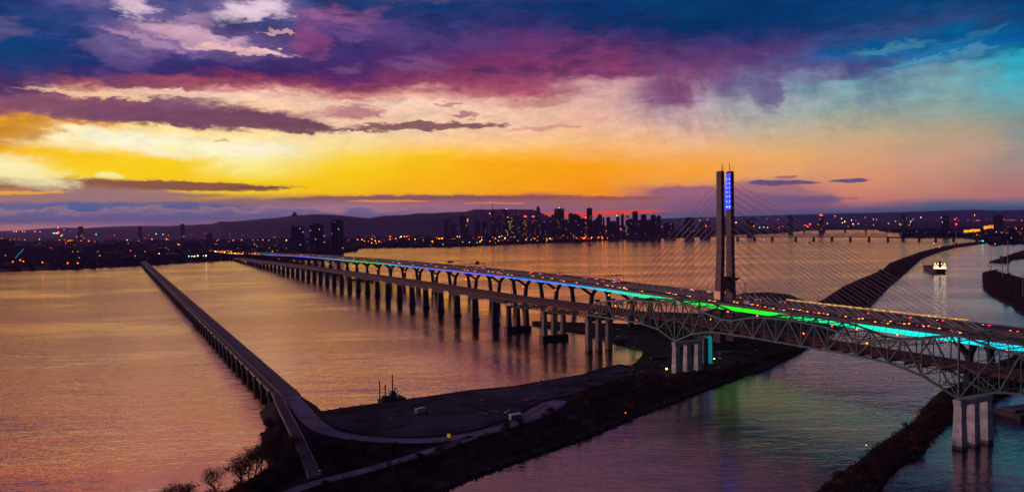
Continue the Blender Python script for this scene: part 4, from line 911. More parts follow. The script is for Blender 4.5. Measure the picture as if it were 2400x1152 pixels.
def put(i, a, D, away):
    p = protos[i]; loc = B(a, D, zn(a)+.012); rz = RZ+(math.pi if away else 0)
    # protos face -x; -a direction is toward the camera side
    if i not in used and not away: used.add(i); p.location = loc; p.rotation_euler = (0,0,rz); return
    copy_tree(p, loc, rz, None, (('dark ' if i in (1,3) else 'pale ')+tl[p['category']]) if away else None, None, gt if away else None)
LN = (486.4, 490.2, 493.9, 497.6); LF = (522.2, 525.9, 529.7, 533.5)
for k, a in enumerate([3241.0,3107.9,2975.4,2852.9,2731.7,2678.3,2570.0,2482.5,2456.6,2299.8,2260.6,2222.6,2170.3,2081.5,1972.8,1873.8,1823.7,1720.1,1638.8,1584.3,1468.5,1440.5,1420.8,1411.1,1337.3,1304.9,1243.9,1205.9,1118.7,1097.7,1071.2,1047.2,1025.5,1008.7,992.2,963.2,950.5,911.4,879.3,855.2,825.1,814.0,785.1,758.6,732.6,723.3,703.8,686.6,659.0,628.9,614.9,593.8,579.1,558.0,550.6,537.9,529.8,514.1,493.2,480.4,468.9,463.0,440.2,415.2,400.4,383.8,373.4,365.6,351.3,340.1,324.6,320.6]):
    i = (0,2,0,1,0,3,0,4,1,2)[k % 10]
    if k % 23 == 11: i = 5
    put(i, a, LN[(k*7+k//3) % 4], False)
for k, a in enumerate([380, 400, 436, 452, 470, 505, 352, 366, 344, 430]): put((0,2,1)[k % 3], a+rnd.uniform(-3,3), LN[3-(k % 2)], False)
for k, a in enumerate([3245.8,2886.0,2466.0,2243.0,1853.5,1723.1,1554.9,1445.7,1346.7,1251.0,1207.2,1142.9,1126.9,1066.3,979.6,965.8,941.5,833.0,813.6,782.1,765.3,649.4,635.9,556.8,535.2,509.7,470.3,418.1,385.1,361.6,330.7,305.4]): put((0,1,2,3,4,1)[k % 6], a, LF[(k*5+1) % 4], True)
for k, a in enumerate([770, 905, 610, 1140]): put((5,5,4,5)[k], a, LF[3], True)

# ================================================================== lamps and gantries on the bridges
def sodium(a, D, side, h=11.0):
    z = zo(a)
    r = empty('street_lamp', B(a,D,z), 'orange sodium lamp on a curved post beside the rusty road deck', 'street lamp', 'orange lamps along the old bridge')
    b = MB(); b.tube(B(a,D,z), B(a,D,z+h-1), .16, .09, 6); b.tube(B(a,D,z+h-1), B(a,D+side*1.6,z+h), .08, n=5); b.build('post', M['steel_dark'], r, B(a,D,z))
    b = MB(); b.sphere(B(a,D+side*2.0,z+h-.05), .48, n=8, m=6, sz=.75); b.build('lamp_head', M['e_soda'], r, B(a,D+side*2.0,z+h))
for a in [1251.0,1118.0,993.0,892.2,813.6,742.8,674.3,580.5,538.2,465.1,430.2,401.5,359.3,339.1,321.2,294.3,276.4,233.7]: sodium(a, 395.6, -1, 9.5 if a < 580 else 11)
for a, D in ((1390,395.6),(1560,395.6),(1720,395.6),(1900,395.6),(2080,395.6),(545,373.9),(428,373.9),(345,373.9),(300,373.9)): sodium(a, D, -1 if D > 380 else 1, 5.5 if a < 600 else 10)
def gantry(a, kind, label):
    z = zn(a); D0, D1 = 513.4, 540.0
    r = empty('sign_gantry', B(a,(D0+D1)/2,z), label, 'gantry'); b = MB()
    h = 8.2
    for D in (D0, D1): b.tube(B(a,D,z), B(a,D,z+h), .22, n=6)
    b.beam(B(a,D0,z+h), B(a,D1,z+h), .35); b.beam(B(a,D0,z+h-1), B(a,D1,z+h-1), .3)
    for i in range(12): b.beam(B(a,D0+(D1-D0)*i/12,z+h-(i%2)), B(a,D0+(D1-D0)*(i+1)/12,z+h-1+(i%2)), .16)
    b.build('frame', M['steel_dark'], r, B(a,D0,z))
    if kind == 'white': b = MB(); b.bbox(a-.5, a-.25, 515, 524, z+5.6, z+9.4); b.build('sign_panel', mat('sign_back_pale', (.75,.72,.95), .5), r, B(a,519,z))
    if kind == 'green': b = MB(); b.bbox(a-.5, a-.25, 523, 529.5, z+6.0, z+11.2); b.build('sign_panel', mat('sign_green', (.0,.30,.20), .4), r, B(a,526,z))
    if kind == 'camera':
        b = MB()
        for D in (517, 523, 529, 534): b.bbox(a-.5, a+.5, D, D+1.4, z+h+.2, z+h+1.2)
        b.build('camera_box', M['black'], r, B(a,525,z))
        b = MB(); b.tube(B(a,520,z+h), B(a,520,z+h+6), .15, n=5); b.build('antenna', M['cable'], r, B(a,520,z+h))
AX = {'g1': 1243.0,'g2': 1147.2,'g3': 765.0}
gantry(AX['g1'], 'white', 'gantry with a broad pale sign panel over the far lanes of the new bridge')
gantry(AX['g2'], 'green', 'gantry with a tall green sign panel over the far lanes of the new bridge')
gantry(AX['g3'], 'camera', 'bare gantry with four dark camera boxes over the lanes near the leftmost cables')
for a in (385, 430, 480, 620, 700, 780, 860, 950, 1040, 1130, 1230):
    z = zn(a); r = empty('light_pole', B(a,541.2,z), 'thin unlit pole on the far edge of the new bridge', 'pole', 'thin poles on the far edge of the new bridge')
    b = MB(); b.tube(B(a,540.42,z), B(a,540.42,z+11), .14, .08, 5); b.build('mast', M['cable'], r, B(a,541,z)); b = MB(); b.beam(B(a,540.42,z+11), B(a,537.8,z+11.4), .12); b.build('arm', M['cable'], r, B(a,541,z+11))

# ================================================================== vegetation
def inside(p, poly):
    x, y = p; c = False; n = len(poly)
    for i in range(n):
        x0, y0 = poly[i][:2]; x1, y1 = poly[(i+1) % n][:2]
        if (y0 > y) != (y1 > y) and x < (x1-x0)*(y-y0)/(y1-y0)+x0: c = not c
    return c
def tree_proto(seed, h, twig, leafm, name, spread=.33, leaf=500, twigs=620, lw=.16):
    R = random.Random(seed); r = empty(name, (0,0,0)); b = MB(); ends = []
    def grow(p, d, L, rad, lev):
        q = p+d*L; b.tube(p, q, rad, rad*.68, 6 if lev < 2 else 4, cap=False)
        if lev >= 4 or rad < .02: ends.append((q, d)); return
        n = (3, 3, 3, 2)[lev] if lev else 4
        for i in range(n):
            ax = Vector((R.gauss(0,1), R.gauss(0,1), R.gauss(0,.3))).normalized()
            nd = (d*.62+ax*spread*(2.6 if lev else 2.2)+Vector((0,0,.22))).normalized()
            grow(p+d*L*(R.uniform(.55,1.0) if lev else R.uniform(.45,1.0)), nd, L*R.uniform(.66,.92), rad*.56, lev+1)
        if lev < 2: grow(q, (d+Vector((R.gauss(0,.12), R.gauss(0,.12), .1))).normalized(), L*.75, rad*.66, lev+1)
    grow(Vector((0,0,-.4)), Vector((R.gauss(0,.05), R.gauss(0,.05), 1)).normalized(), h*.27, h*.020, 0)
    b.build('trunk', M['bark'], r)
    c = MB()
    for i in range(twigs):
        q, d = R.choice(ends); o = q+Vector((R.gauss(0,.045*h), R.gauss(0,.045*h), R.gauss(0,.04*h)))
        t = (d+Vector((R.gauss(0,.6), R.gauss(0,.6), R.gauss(.25,.4)))).normalized()*R.uniform(.03,.08)*h
        s_ = t.cross(Vector((R.random(), R.random(), R.random()))).normalized()*lw*.25
        c.face([o-s_, o+s_, o+t])
    for i in range(leaf):
        q, d = R.choice(ends); o = q+Vector((R.gauss(0,.05*h), R.gauss(0,.05*h), R.gauss(0,.045*h)))
        u = Vector((R.gauss(0,1), R.gauss(0,1), R.gauss(0,1))).normalized()*lw*R.uniform(.8,1.8); v = u.cross(Vector((R.gauss(0,1), R.gauss(0,1), R.gauss(0,1)))).normalized()*lw*R.uniform(.6,1.3)
        c.face([o-u, o+v, o+u, o-v])
    c.build('crown', leafm, r); return r
TP = [tree_proto(1, 10, 0, M['leaf_brown'], 'tree', .34, 420, 700, .17), tree_proto(2, 10, 0, M['leaf_purple'], 'bare_tree', .30, 120, 1100, .12),
      tree_proto(3, 10, 0, M['leaf_dark'], 'tree', .38, 650, 600, .2), tree_proto(4, 10, 0, M['leaf_brown'], 'bare_tree', .27, 160, 1000, .13)]
TL = ['brown tree with dry leaves on the %s', 'bare grey purple tree on the %s', 'dark bushy tree on the %s', 'bare rusty brown tree on the %s']
tused = set()
def put_tree(i, x, y, z, h, zone, label=None, group=None):
    s_ = h/10.0; lab = label or TL[i] % zone; gr = group or 'trees on the '+zone
    if i not in tused:
        tused.add(i); t = TP[i]; t.location = (x, y, z); t.rotation_euler = (0,0,rnd.uniform(0,6.28)); t.scale = (s_*rnd.uniform(.9,1.2), s_*rnd.uniform(.9,1.2), s_); tag(t, lab, 'tree', gr); return t
    return copy_tree(TP[i], (x, y, z), rnd.uniform(0,6.28), (s_*rnd.uniform(.9,1.25), s_*rnd.uniform(.9,1.25), s_), lab, 'tree', gr)
ZONES = [([(-90.3,270.3),(-86.7,339.5),(-56.1,371.3),(-21.3,405.6),(-1.4,433.3),(32.3,475.9),(81.1,541.2),(122.5,569.6),(184.0,620.1),(254.3,692.1),(193.7,608.3),(151.3,561.4),(125.8,531.2),(95.6,494.9),(69.2,463.2),(45.6,431.6),(9.3,392.6),(-21.0,358.8),(-38.1,335.3),(-64.5,288.1)],62,6,8.5),([(-123.1,437.9),(-103.2,405.8),(-71.5,389.2),(-44.2,392.3),(-40.6,399.6),(-63.0,376.2),(-86.6,354.4),(-96.4,374.4)],30,6,9),([(-126.8,286.3),(-130.1,309.7),(-124.9,325.3),(-120.9,336.5),(-117.0,353.9),(-113.2,371.2),(-127.6,404.6),(-137.2,457.6),(-128.8,442.8),(-110.6,392.5),(-96.3,358.4),(-105.0,338.6),(-102.8,289.4)],56,8,13),([(392.3,1014.9),(518.2,1236.5),(739.0,1575.8),(1052.2,2093.9),(1473.2,2710.0),(1898.3,3249.6),(1572.7,2801.2),(1125.1,2171.3),(636.6,1334.4),(474.4,1046.6),(361.1,861.7),(303.7,774.9)],66,7,12),([(86.5,267.9),(123.6,321.4),(142.9,345.6),(159.6,363.4),(181.8,391.7),(196.3,406.6),(225.0,438.5),(254.4,480.5),(276.5,505.5),(332.3,557.8),(520.5,739.3),(539.1,710.7),(362.3,548.0),(283.2,475.3),(238.8,434.0),(226.0,419.4),(203.3,389.1),(191.0,375.3),(179.0,365.1),(166.6,350.5),(152.9,330.6),(133.1,302.0),(104.2,257.2)],52,5,8),([(913.3,1526.3),(969.2,1592.3),(898.0,1382.9),(756.2,997.7),(557.9,735.6),(589.3,898.1),(604.2,939.6),(638.5,1008.3),(657.4,1060.9),(694.3,1143.4),(729.9,1217.4)],34,7,11),([(1159.4,1910.1),(1276.1,2051.3),(1459.4,2286.3),(1582.0,2437.1),(1649.2,2345.1),(1348.7,2077.5),(1284.3,2025.5),(1173.6,1866.8)],10,7,11),([(36.1,510.8),(82.2,569.4),(110.9,573.6),(78.0,520.9),(35.1,479.1)],10,5,7)]
ZNAMES = ['canal bank under the gravel path','hollow between curved road and path','point left of the ramp','long dyke at the upper right','narrow dyke at the lower right','dark island at the right edge','small island at the far right','strip beside the dark yard']
# named trees of the foreground first, so that every prototype stands somewhere real
FT = [(-132.5,352,15.5,1,'tall bare tree with branches against the water at the bottom left'),(-124.5,366,16.5,3,'forked bare tree right of the golden tree at the bottom left'),(-137.5,345,14.5,0,'golden brown tree against the water at the bottom left'),
      (-117,377,15,1,'bare grey tree just left of the concrete ramp'),(-144.5,330,14,1,'round greyish bare tree low at the bottom left'),(-128.5,359,15,1,'dark trunked bare tree between the golden tree and the forked tree'),(-155,322,12,0,'treetop cut by the bottom edge of the picture at left'),
      (-162,318,11.5,3,'leftmost low treetop at the bottom edge of the picture'),(-134,428,9,2,'dark shrubby tree on the small point beside the pillars'),(-136,437,10,1,'greyish tree leaning over the water by the pillars')]
for (x, y), (_, _, h, i, lab) in zip([(-117.8,354.0),(-115.6,355.7),(-120.4,342.1),(-114.7,365.5),(-125.6,328.4),(-118.7,347.6),(-133.9,315.5),(-138.5,313.3),(-135.2,433.8),(-136.4,452.3)], FT): put_tree(i, x, y, 1.0, h*1.3, '', lab, 'trees at the bottom left point')
# scrub that nobody could count: small twiggy clumps
sc = MB(); sc2 = MB()
def clump(b, x, y, z, r, n, R, flat=.7):
    for i in range(n):
        u = Vector((R.gauss(0,1), R.gauss(0,1), abs(R.gauss(0,1))*flat+.05)); u = u/max(.01, u.length)*r*R.uniform(.35,1.1)
        o = Vector((x, y, z))+u; t = (u.normalized()+Vector((R.gauss(0,.5), R.gauss(0,.5), R.gauss(.5,.4))))*r*R.uniform(.12,.4)
        s_ = t.cross(Vector((R.gauss(0,1), R.gauss(0,1), R.gauss(0,1))))
        if s_.length < 1e-5: continue
        s_ = s_.normalized()*r*R.uniform(.04,.14); b.face([o-s_, o+s_, o+t], R.choice((0,0,1,2)))
for zi, (poly, n, h0, h1) in enumerate(ZONES):
    zn_ = ZNAMES[zi]
    xs = [p[0] for p in poly]; ys = [p[1] for p in poly]; x0, x1, y0, y1 = min(xs), max(xs), min(ys), max(ys)
    far = zi in (3, 5, 6)
    ymax = 2300 if zi == 3 else 1e9
    k = 0; tries = 0
    while k < n and tries < 20000:
        tries += 1
        if zi == 3: y = y0+(min(y1,2600)-y0)*rnd.random()**1.6
        elif zi == 4: y = 330+(620-330)*rnd.random()**1.3
        elif zi == 0: y = 320+(y1-320)*rnd.random()
        else: y = rnd.uniform(y0, y1)
        x = rnd.uniform(x0, x1)
        if not inside((x, y), poly): continue
        put_tree(rnd.choice((0,1,2,2,3)), x, y, 1.0, rnd.uniform(h0, h1)*(1.1 if far else 1), zn_); k += 1
    A = abs(sum(poly[i][0]*poly[(i+1)%len(poly)][1]-poly[(i+1)%len(poly)][0]*poly[i][1] for i in range(len(poly))))/2
    m_ = int(min(3600, A/((3.6 if zi == 2 else 5.0) if not far else 22))); k = 0; tries = 0
    while k < m_ and tries < m_*30:
        tries += 1; x = rnd.uniform(x0, x1); y = rnd.uniform(max(y0, 300), y1)
        if not inside((x, y), poly): continue
        r_ = rnd.uniform(1.0, 2.6)*(1.9 if far else 1); clump(sc if not far else sc2, x, y, 1.5, r_, 26 if not far else 18, rnd); k += 1
LM = [M['brush'], M['leaf_dark'], M['leaf_purple']]
tag(sc.build('undergrowth', LM), kind='stuff'); tag(sc2.build('undergrowth', LM), kind='stuff')
# riprap stones along the near banks
rk = MB()
def stones(poly, i0, i1, per=1.1, sz=.7):
    for i in range(i0, i1):
        p, q = Vector((*poly[i][:2], 0)), Vector((*poly[(i+1) % len(poly)][:2], 0)); n = int((q-p).length*per)
        for k in range(n):
            c = p.lerp(q, (k+rnd.random())/max(1, n))+Vector((rnd.gauss(0,.7), rnd.gauss(0,.7), rnd.uniform(.1,1.7))); s_ = sz*rnd.uniform(.4,1.3)
            a, b_, c_ = (Vector((rnd.gauss(0,1), rnd.gauss(0,1), rnd.gauss(0,1))).normalized() for _ in range(3))
            b_ = a.cross(b_).normalized(); c_ = a.cross(b_)
            rk.box(c, a*s_*.6, b_*s_*.45, c_*s_*.35)
stones(DYKE, 0, 42, 1.3); nD = len(DYKE); stones(DYKE, nD-21, nD-1, 2.0, .8); stones([(85.9,265.9),(123.0,323.1),(142.2,346.3),(159.1,364.0),(180.4,390.8),(195.4,405.6),(223.6,437.1),(253.2,479.7),(277.9,510.7),(311.5,542.7),(375.7,608.5),(532.6,756.5),(1254.6,1363.4),(1173.2,1238.2),(532.9,702.5),(359.5,543.8),(281.5,472.4),(239.9,433.4),(226.5,418.1),(212.3,400.8),(203.3,387.5),(192.4,375.2),(179.7,364.4),(167.7,350.5),(154.5,331.2),(134.6,303.5),(103.4,255.3)], 0, 22, .8)
tag(rk.build('bank_stones', M['rock']), kind='stuff')

# ================================================================== yard and foreground objects
MI = {'whitebld': (0.6,447.5,3.2),'truck': (-55.4,467.9,2.2),'sign': (-34.4,408.5,3),'kiosk': (-88.4,352.6,3),'pole1': (-41.0,419.6,3),'pole2': (-38.0,419.4,3),'pole3': (-51.8,332.5,2),'mast': (166.6,371.0,2),'mk1': (-71.5,448.7,2.2),'mk2': (-32.7,471.9,2.2),'lampA': (62.4,440.2,2),'work1': (113.7,584.4,2),'work2': (159.3,623.6,2),'carp': (-3.9,464.9,2.2),'buoy': (-146.9,529.5,0),'beam1': (-15.4,466.6,2.2),'beam2': (9.5,501.2,2.2),'beam3': (-2.8,531.4,2.2),'rub': (83.2,586.6,2),'dkq': (279.5,440.8,0)}
def V(k): return Vector(MI[k])
p = V('whitebld'); r = empty('site_cabin', p, 'small pale site cabin with lit roof beside the gravel road', 'cabin', rz=.5)
b = MB(); b.hexa([(-3.5,-1.6,0),(3.5,-1.6,0),(3.5,1.6,0),(-3.5,1.6,0),(-3.5,-1.6,2.8),(3.5,-1.6,2.8),(3.5,1.6,2.8),(-3.5,1.6,2.8)]); b.build('body', mat('cabin_white', (.55,.52,.6), .6), r, p*0).location = (0,0,0)
b = MB(); b.hexa([(-3.8,-1.9,2.82),(3.8,-1.9,2.82),(3.8,1.9,2.82),(-3.8,1.9,2.82),(-3.6,-1.7,3.1),(3.6,-1.7,3.1),(3.6,1.7,3.1),(-3.6,1.7,3.1)]); b.build('roof', M['paint_white'], r).location = (0,0,0)
b = MB(); b.hexa([(-.5,-1.66,0),(.5,-1.66,0),(.5,-1.61,0),(-.5,-1.61,0),(-.5,-1.66,2.1),(.5,-1.66,2.1),(.5,-1.61,2.1),(-.5,-1.61,2.1)]); b.build('door', M['steel_dark'], r).location = (0,0,0)
for x in (-2.2, 2.2):
    b = MB(); b.hexa([(x-.6,-1.66,1.1),(x+.6,-1.66,1.1),(x+.6,-1.61,1.1),(x-.6,-1.61,1.1),(x-.6,-1.66,2),(x+.6,-1.66,2),(x+.6,-1.61,2),(x-.6,-1.61,2)]); b.build('window', M['glass'], r).location = (0,0,0)
for k, (nm, c, lab) in enumerate((('carp', (.45,.45,.5), 'pale parked car in the dark yard beside the site cabin'), ('kiosk', (.12,.2,.4), 'blue parked car with red light at the foot of the ramp'))):
    t = make_car('suv', car_mats(c), 'parked_car', lab, 'car', None); t.location = V(nm); t.rotation_euler = (0,0,.6+k)
    for ch in list(t.children):
        if ch.name.startswith('headlight'): ch.data = ch.data.copy(); ch.data.materials.clear(); ch.data.materials.append(M['glass'])
        if ch.name.startswith('taillight') and k == 0: ch.data = ch.data.copy(); ch.data.materials.clear(); ch.data.materials.append(M['rust'])
# open-bed truck with yellow light in the yard
t = make_car('truck', car_mats((.35,.36,.42)), 'parked_truck', 'dark truck with a pale tarpaulin and one yellow front light standing in the yard', 'truck', None); t.location = V('truck'); t.rotation_euler = (0,0,RZ+1.9)
for ch in list(t.children):
    if ch.name.startswith('headlight') or ch.name.startswith('taillight'):
        ch.data = ch.data.copy(); ch.data.materials.clear(); ch.data.materials.append(M['e_yellow'] if ch.name.startswith('headlight') else M['rust'])
# light poles
def pole(k, h, label, arm=True, m_=None, lit=None):
    p = V(k) if isinstance(k, str) else Vector(k); r = empty('light_pole', p, label, 'pole'); m_ = m_ or M['pillar']
    b = MB(); b.tube((0,0,0), (0,0,h), .16, .09, 6); b.build('mast', m_, r).location = (0,0,0)
    if arm: b = MB(); b.beam((0,0,h-.1), (1.6,0,h+.2), .14); b.build('arm', m_, r).location = (0,0,0)
    if lit: b = MB(); b.sphere((0,0,h+.2), .2, n=6, m=4); b.build('lamp_head', lit, r).location = (0,0,0)
pole('pole1', 9.5, 'tall pale pole at the edge of the yard above the curved road', False)
pole('pole2', 6, 'short pole with an arm right of the tall pale pole', True)
pole('pole3', 11, 'lone thin pole on the dyke near the bottom edge of the picture', False)
pole('mast', 5.5, 'thin mast with a small yellow lamp on the narrow dyke at the lower right', False, None, M['e_yellow'])
pole('lampA', 5.5, 'post with one orange lamp on the bank above the canal', False, M['bark'], M['e_soda'])
for k, kk in enumerate(('mk1', 'mk2')):
    p = V(kk); r = empty('marker_post', p, ('pinkish marker post in the left part of the dark yard', 'pinkish marker post in the middle of the dark yard')[k], 'post')
    b = MB(); b.tube((0,0,0), (0,0,1.6), .14, n=6); b.build('post', M['pale_concrete'], r).location = (0,0,0)
    b = MB(); b.box((0,0,1.8), (.5,0,0), (0,.4,0), (0,0,.25)); b.build('cap', M['pale_concrete'], r).location = (0,0,0)
p = V('sign'); r = empty('warning_sign', p, 'square yellow sign facing the camera beside the curved road', 'sign')
b = MB(); b.tube((0,0,0), (0,0,1.3), .08, n=6); b.build('post', M['steel_dark'], r).location = (0,0,0)
b = MB(); b.box((0,-.1,1.9), (.85,0,0), (0,.05,0), (0,0,.95)); b.build('panel', mat('sign_yellow', (.95,.55,.02), .5, emit=(1.0,.5,0), es=.3), r).location = (0,0,0)
tk = MB()                                          # worn wheel tracks and pale patches on the yard
for k in range(26):
    cx, cy = rnd.uniform(-95, 70), rnd.uniform(430, 600); a = .62+rnd.uniform(-.25,.25); L = rnd.uniform(10, 46)
    u = Vector((math.cos(a), math.sin(a), 0)); n_u = Vector((-u.y, u.x, 0)); c = Vector((cx, cy, 2.2)); bend = rnd.uniform(-.01,.01)
    pts = [c+u*(L*(i/8-.5))+n_u*bend*(L*(i/8-.5))**2 for i in range(9)]
    if not all(inside((q.x, q.y), LOT) for q in pts): continue
    for off in (-1.0, 1.0):
        for q0, q1 in zip(pts, pts[1:]): tk.face([q0+n_u*(off-.22)+Vector((0,0,.004+k*.0008)), q1+n_u*(off-.22)+Vector((0,0,.004+k*.0008)), q1+n_u*(off+.22)+Vector((0,0,.004+k*.0008)), q0+n_u*(off+.22)+Vector((0,0,.004+k*.0008))], k % 2)
tag(tk.build('wheel_tracks', [mat('track_pale', (.085,.08,.11), .9), mat('track_dark', (.008,.008,.014), .9)]), kind='stuff')
kb = MB()
for S in (rl, rr):
    for i in range(0, len(S)-1):
        p, q = S[i], S[i+1]; kb.beam(p+Vector((0,0,.08)), q+Vector((0,0,.08)), .35, .3)
tag(kb.build('kerb', M['pillar']), kind='structure')
for i in range(0, len(rl)-1, 4):                   # guard posts of the road curve
    p = rr[i]+Vector((0,0,0)); b = MB(); b.tube(p, p+Vector((0,0,1.1)), .11, n=5); tag(b.build('bollard', M['pillar'], None, p), 'short pale post on the outer edge of the curved road', 'bollard', 'posts along the curved road')
for k in range(9):                                 # heaps of gravel and stacked material
    x, y = ((-88,455),(-66,440),(-40,470),(10,500),(30,520),(-20,500),(52,560),(20,545),(-70,478))[k]; s_ = rnd.uniform(1.6,3.2)
    if not inside((x, y), LOT): continue
    b = MB(); b.sphere((0,0,0), s_, n=12, m=7, sz=.5); b.v = [v*(1+.4*noise.noise(v*.7+Vector((k*3,1,0)))) for v in b.v]
    for i in range(16): b.box(Vector((rnd.gauss(0,s_*.7), rnd.gauss(0,s_*.7), .15)), (rnd.uniform(.2,1.2),0,0), (0,rnd.uniform(.1,.4),0), (0,0,rnd.uniform(.08,.2)))
    o = b.build('gravel_heap', M['rock'] if k % 2 else M['dark_concrete']); o.location = (x,y,2.2); tag(o, 'low heap of gravel and scrap on the dark yard', 'gravel heap', 'gravel heaps on the dark yard')
# precast beams lying in the yard
BL = [(('beam1'),9,'pale'),('beam2',8,'pinkish'),('beam3',9,'pale')]
k = 0
for kk, L, c in BL:
    for j in range(2):
        p = V(kk)+Vector((j*6.5-3, j*4.2-3, 0)); a_ = .9; u = Vector((math.cos(-.6), math.sin(-.6), 0))
        b = MB(); b.box(p+Vector((0,0,.5)), u*L*.36, Vector((-u.y,u.x,0))*.3, Vector((0,0,.4))); b.box(p+Vector((0,0,.96)), u*L*.36, Vector((-u.y,u.x,0))*.45, Vector((0,0,.055)))
        tag(b.build('concrete_beam', M['concrete'], None, p), 'pale precast concrete beam lying on the dark yard', 'beam', 'concrete beams lying in the yard')
# rubble heaps
for k, (dx, dy, s_) in enumerate([(0,0,4),(7,4,3),(-6,-2,3),(12,-3,3.4),(3,-8,2.6),(-12,-5,2.4)]):
    p = V('rub')+Vector((dx, dy, 0)); b = MB(); b.sphere((0,0,0), s_, n=14, m=8, sz=.5)
    b.v = [v*(1+.35*noise.noise(v*.6+Vector((k*5,0,0)))) for v in b.v]
    for i in range(40):
        q = Vector((rnd.gauss(0,s_*.5), rnd.gauss(0,s_*.5), s_*.35*rnd.random())); b.box(q, (rnd.uniform(.2,.7),0,0), (0,rnd.uniform(.1,.4),0), (0,0,rnd.uniform(.1,.3)))
    o = b.build('rubble_heap', M['rock']); o.location = p; tag(o, 'low heap of pale rubble beside the dark yard near the truss pier', 'rubble', 'rubble heaps near the truss pier')
WP = [(55.2,577.6),(82.0,613.2),(96.6,621.3),(110.9,666.2),(106.3,707.6),(82.7,773.0),(56.9,824.6),(92.3,861.9),(137.1,850.0),(219.6,925.0),(254.3,942.2),(254.3,724.2),(196.8,628.6),(155.8,590.1),(124.6,579.1),(86.2,575.4)]
db = MB()
for k in range(420):
    x0_, y0_ = min(p[0] for p in WP), min(p[1] for p in WP); x1_, y1_ = max(p[0] for p in WP), max(p[1] for p in WP)
    x, y = rnd.uniform(x0_, x1_), rnd.uniform(y0_, y1_)
    if not inside((x, y), WP): continue
    a = rnd.uniform(0, 3.1); u = Vector((math.cos(a), math.sin(a), 0)); L = rnd.choice((.5,.8,1.2,3.5,5)); db.box((x, y, 1.6+rnd.uniform(.1,.7)), u*L*.6, Vector((-u.y,u.x,0))*rnd.uniform(.15,.7), (0,0,rnd.uniform(.1,.5)), rnd.choice((0,0,1,2)))
tag(db.build('construction_debris', [M['rock'], M['rust'], M['pale_concrete']]), kind='stuff')
for k, (x, y, L, c, lab) in enumerate(((118,640,12,0,'long dark container under the truss left of the stair tower'),(150,690,9,1,'rusty container under the new bridge deck'),(178,660,10,2,'pale container beyond the stair tower'),(100,735,11,0,'dark container on the jetty under the new bridge'))):
    b = MB(); b.box((x,y,3.0), (L/2,1,0), (-.3,1.3,0), (0,0,1.35))
    for i in range(8): b.box((x-L/2+L*(i+.5)/8,y-1.3,3.0), (.12,.02,0), (0,.35,0), (0,0,1.25))
    tag(b.build('container', (M['dark_concrete'], M['rust'], M['concrete'])[c], None, (x,y,1.6)), lab, 'container')
# work lights on tripods
for kk, lab, s_ in (('work1', 'yellow work light shining on the foot of the near truss pier', 1.0), ('work2', 'yellow work light right of the cyan lit tower', .7)):
    p = V(kk); r = empty('work_light', p, lab, 'work light')
    b = MB()
    for i in range(3): b.beam((math.cos(i*2.1)*1.2, math.sin(i*2.1)*1.2, 0), (0,0,2.4), .1)
    b.build('tripod', M['black'], r).location = (0,0,0)
    b = MB(); b.box((0,0,2.7), (.7*s_,0,0), (0,.25,0), (0,0,.5*s_)); b.build('lamp_head', M['e_yel2'], r).location = (0,0,0)
# stair tower, cyan floodlight painted on as glowing faces and roof
p = Vector((152.4,618.8,1.6)); r = empty('stair_tower', p, 'concrete tower block floodlit cyan on its right side under the new bridge', 'tower')
b = MB(); b.hexa([(-3.2,-3.6,0),(3.2,-3.6,0),(3.6,3.6,0),(-2.8,3.6,0),(-3.2,-3.6,21),(3.2,-3.6,21),(3.6,3.6,21),(-2.8,3.6,21)]); b.build('shaft', mat('tower_conc', (.10,.14,.22), .7), r).location = (0,0,0)
b = MB(); b.hexa([(3.24,-3.5,.5),(3.3,-3.5,.5),(3.72,3.5,.5),(3.66,3.5,.5),(3.24,-3.5,20.5),(3.3,-3.5,20.5),(3.72,3.5,20.5),(3.66,3.5,20.5)]); b.build('painted_flood_face', M['teal_light'], r).location = (0,0,0)
b = MB(); b.hexa([(.2,-3.72,1),(3.1,-3.72,1),(3.1,-3.64,1),(.2,-3.64,1),(.2,-3.72,21),(3.1,-3.72,21),(3.1,-3.64,21),(.2,-3.64,21)]); b.build('painted_flood_face', M['teal_light'], r).location = (0,0,0)
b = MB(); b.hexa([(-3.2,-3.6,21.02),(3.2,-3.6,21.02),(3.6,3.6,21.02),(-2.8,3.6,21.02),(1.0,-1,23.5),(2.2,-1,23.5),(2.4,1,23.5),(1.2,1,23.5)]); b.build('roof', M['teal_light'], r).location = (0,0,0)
# dark quay by the right truss pier
p = V('dkq'); b = MB(); b.prism([(p.x-2,p.y+14),(p.x+34,p.y+26),(p.x+38,p.y+12),(p.x+4,p.y-2)], -1, 3.4)
b.prism([(p.x+2,p.y+14),(p.x+30,p.y+23),(p.x+32,p.y+15),(p.x+5,p.y+4)], 3.4, 4.6); tag(b.build('dolphin', M['dark_concrete'], None, p), 'dark concrete fender island beside the right truss pier', 'fender')
# buoy
p = V('buoy'); r = empty('buoy', p, 'small dark buoy beside the end of the low bridge', 'buoy'); b = MB(); b.tube((0,0,-.5), (0,0,1.2), .9, .7, 8); b.build('float', M['black'], r).location = (0,0,0); b = MB(); b.tube((0,0,1.2), (0,0,4.5), .12, .1, 5); b.box((0,0,4.6), (.5,0,0), (0,.5,0), (0,0,.4)); b.build('topmark', M['black'], r).location = (0,0,0)

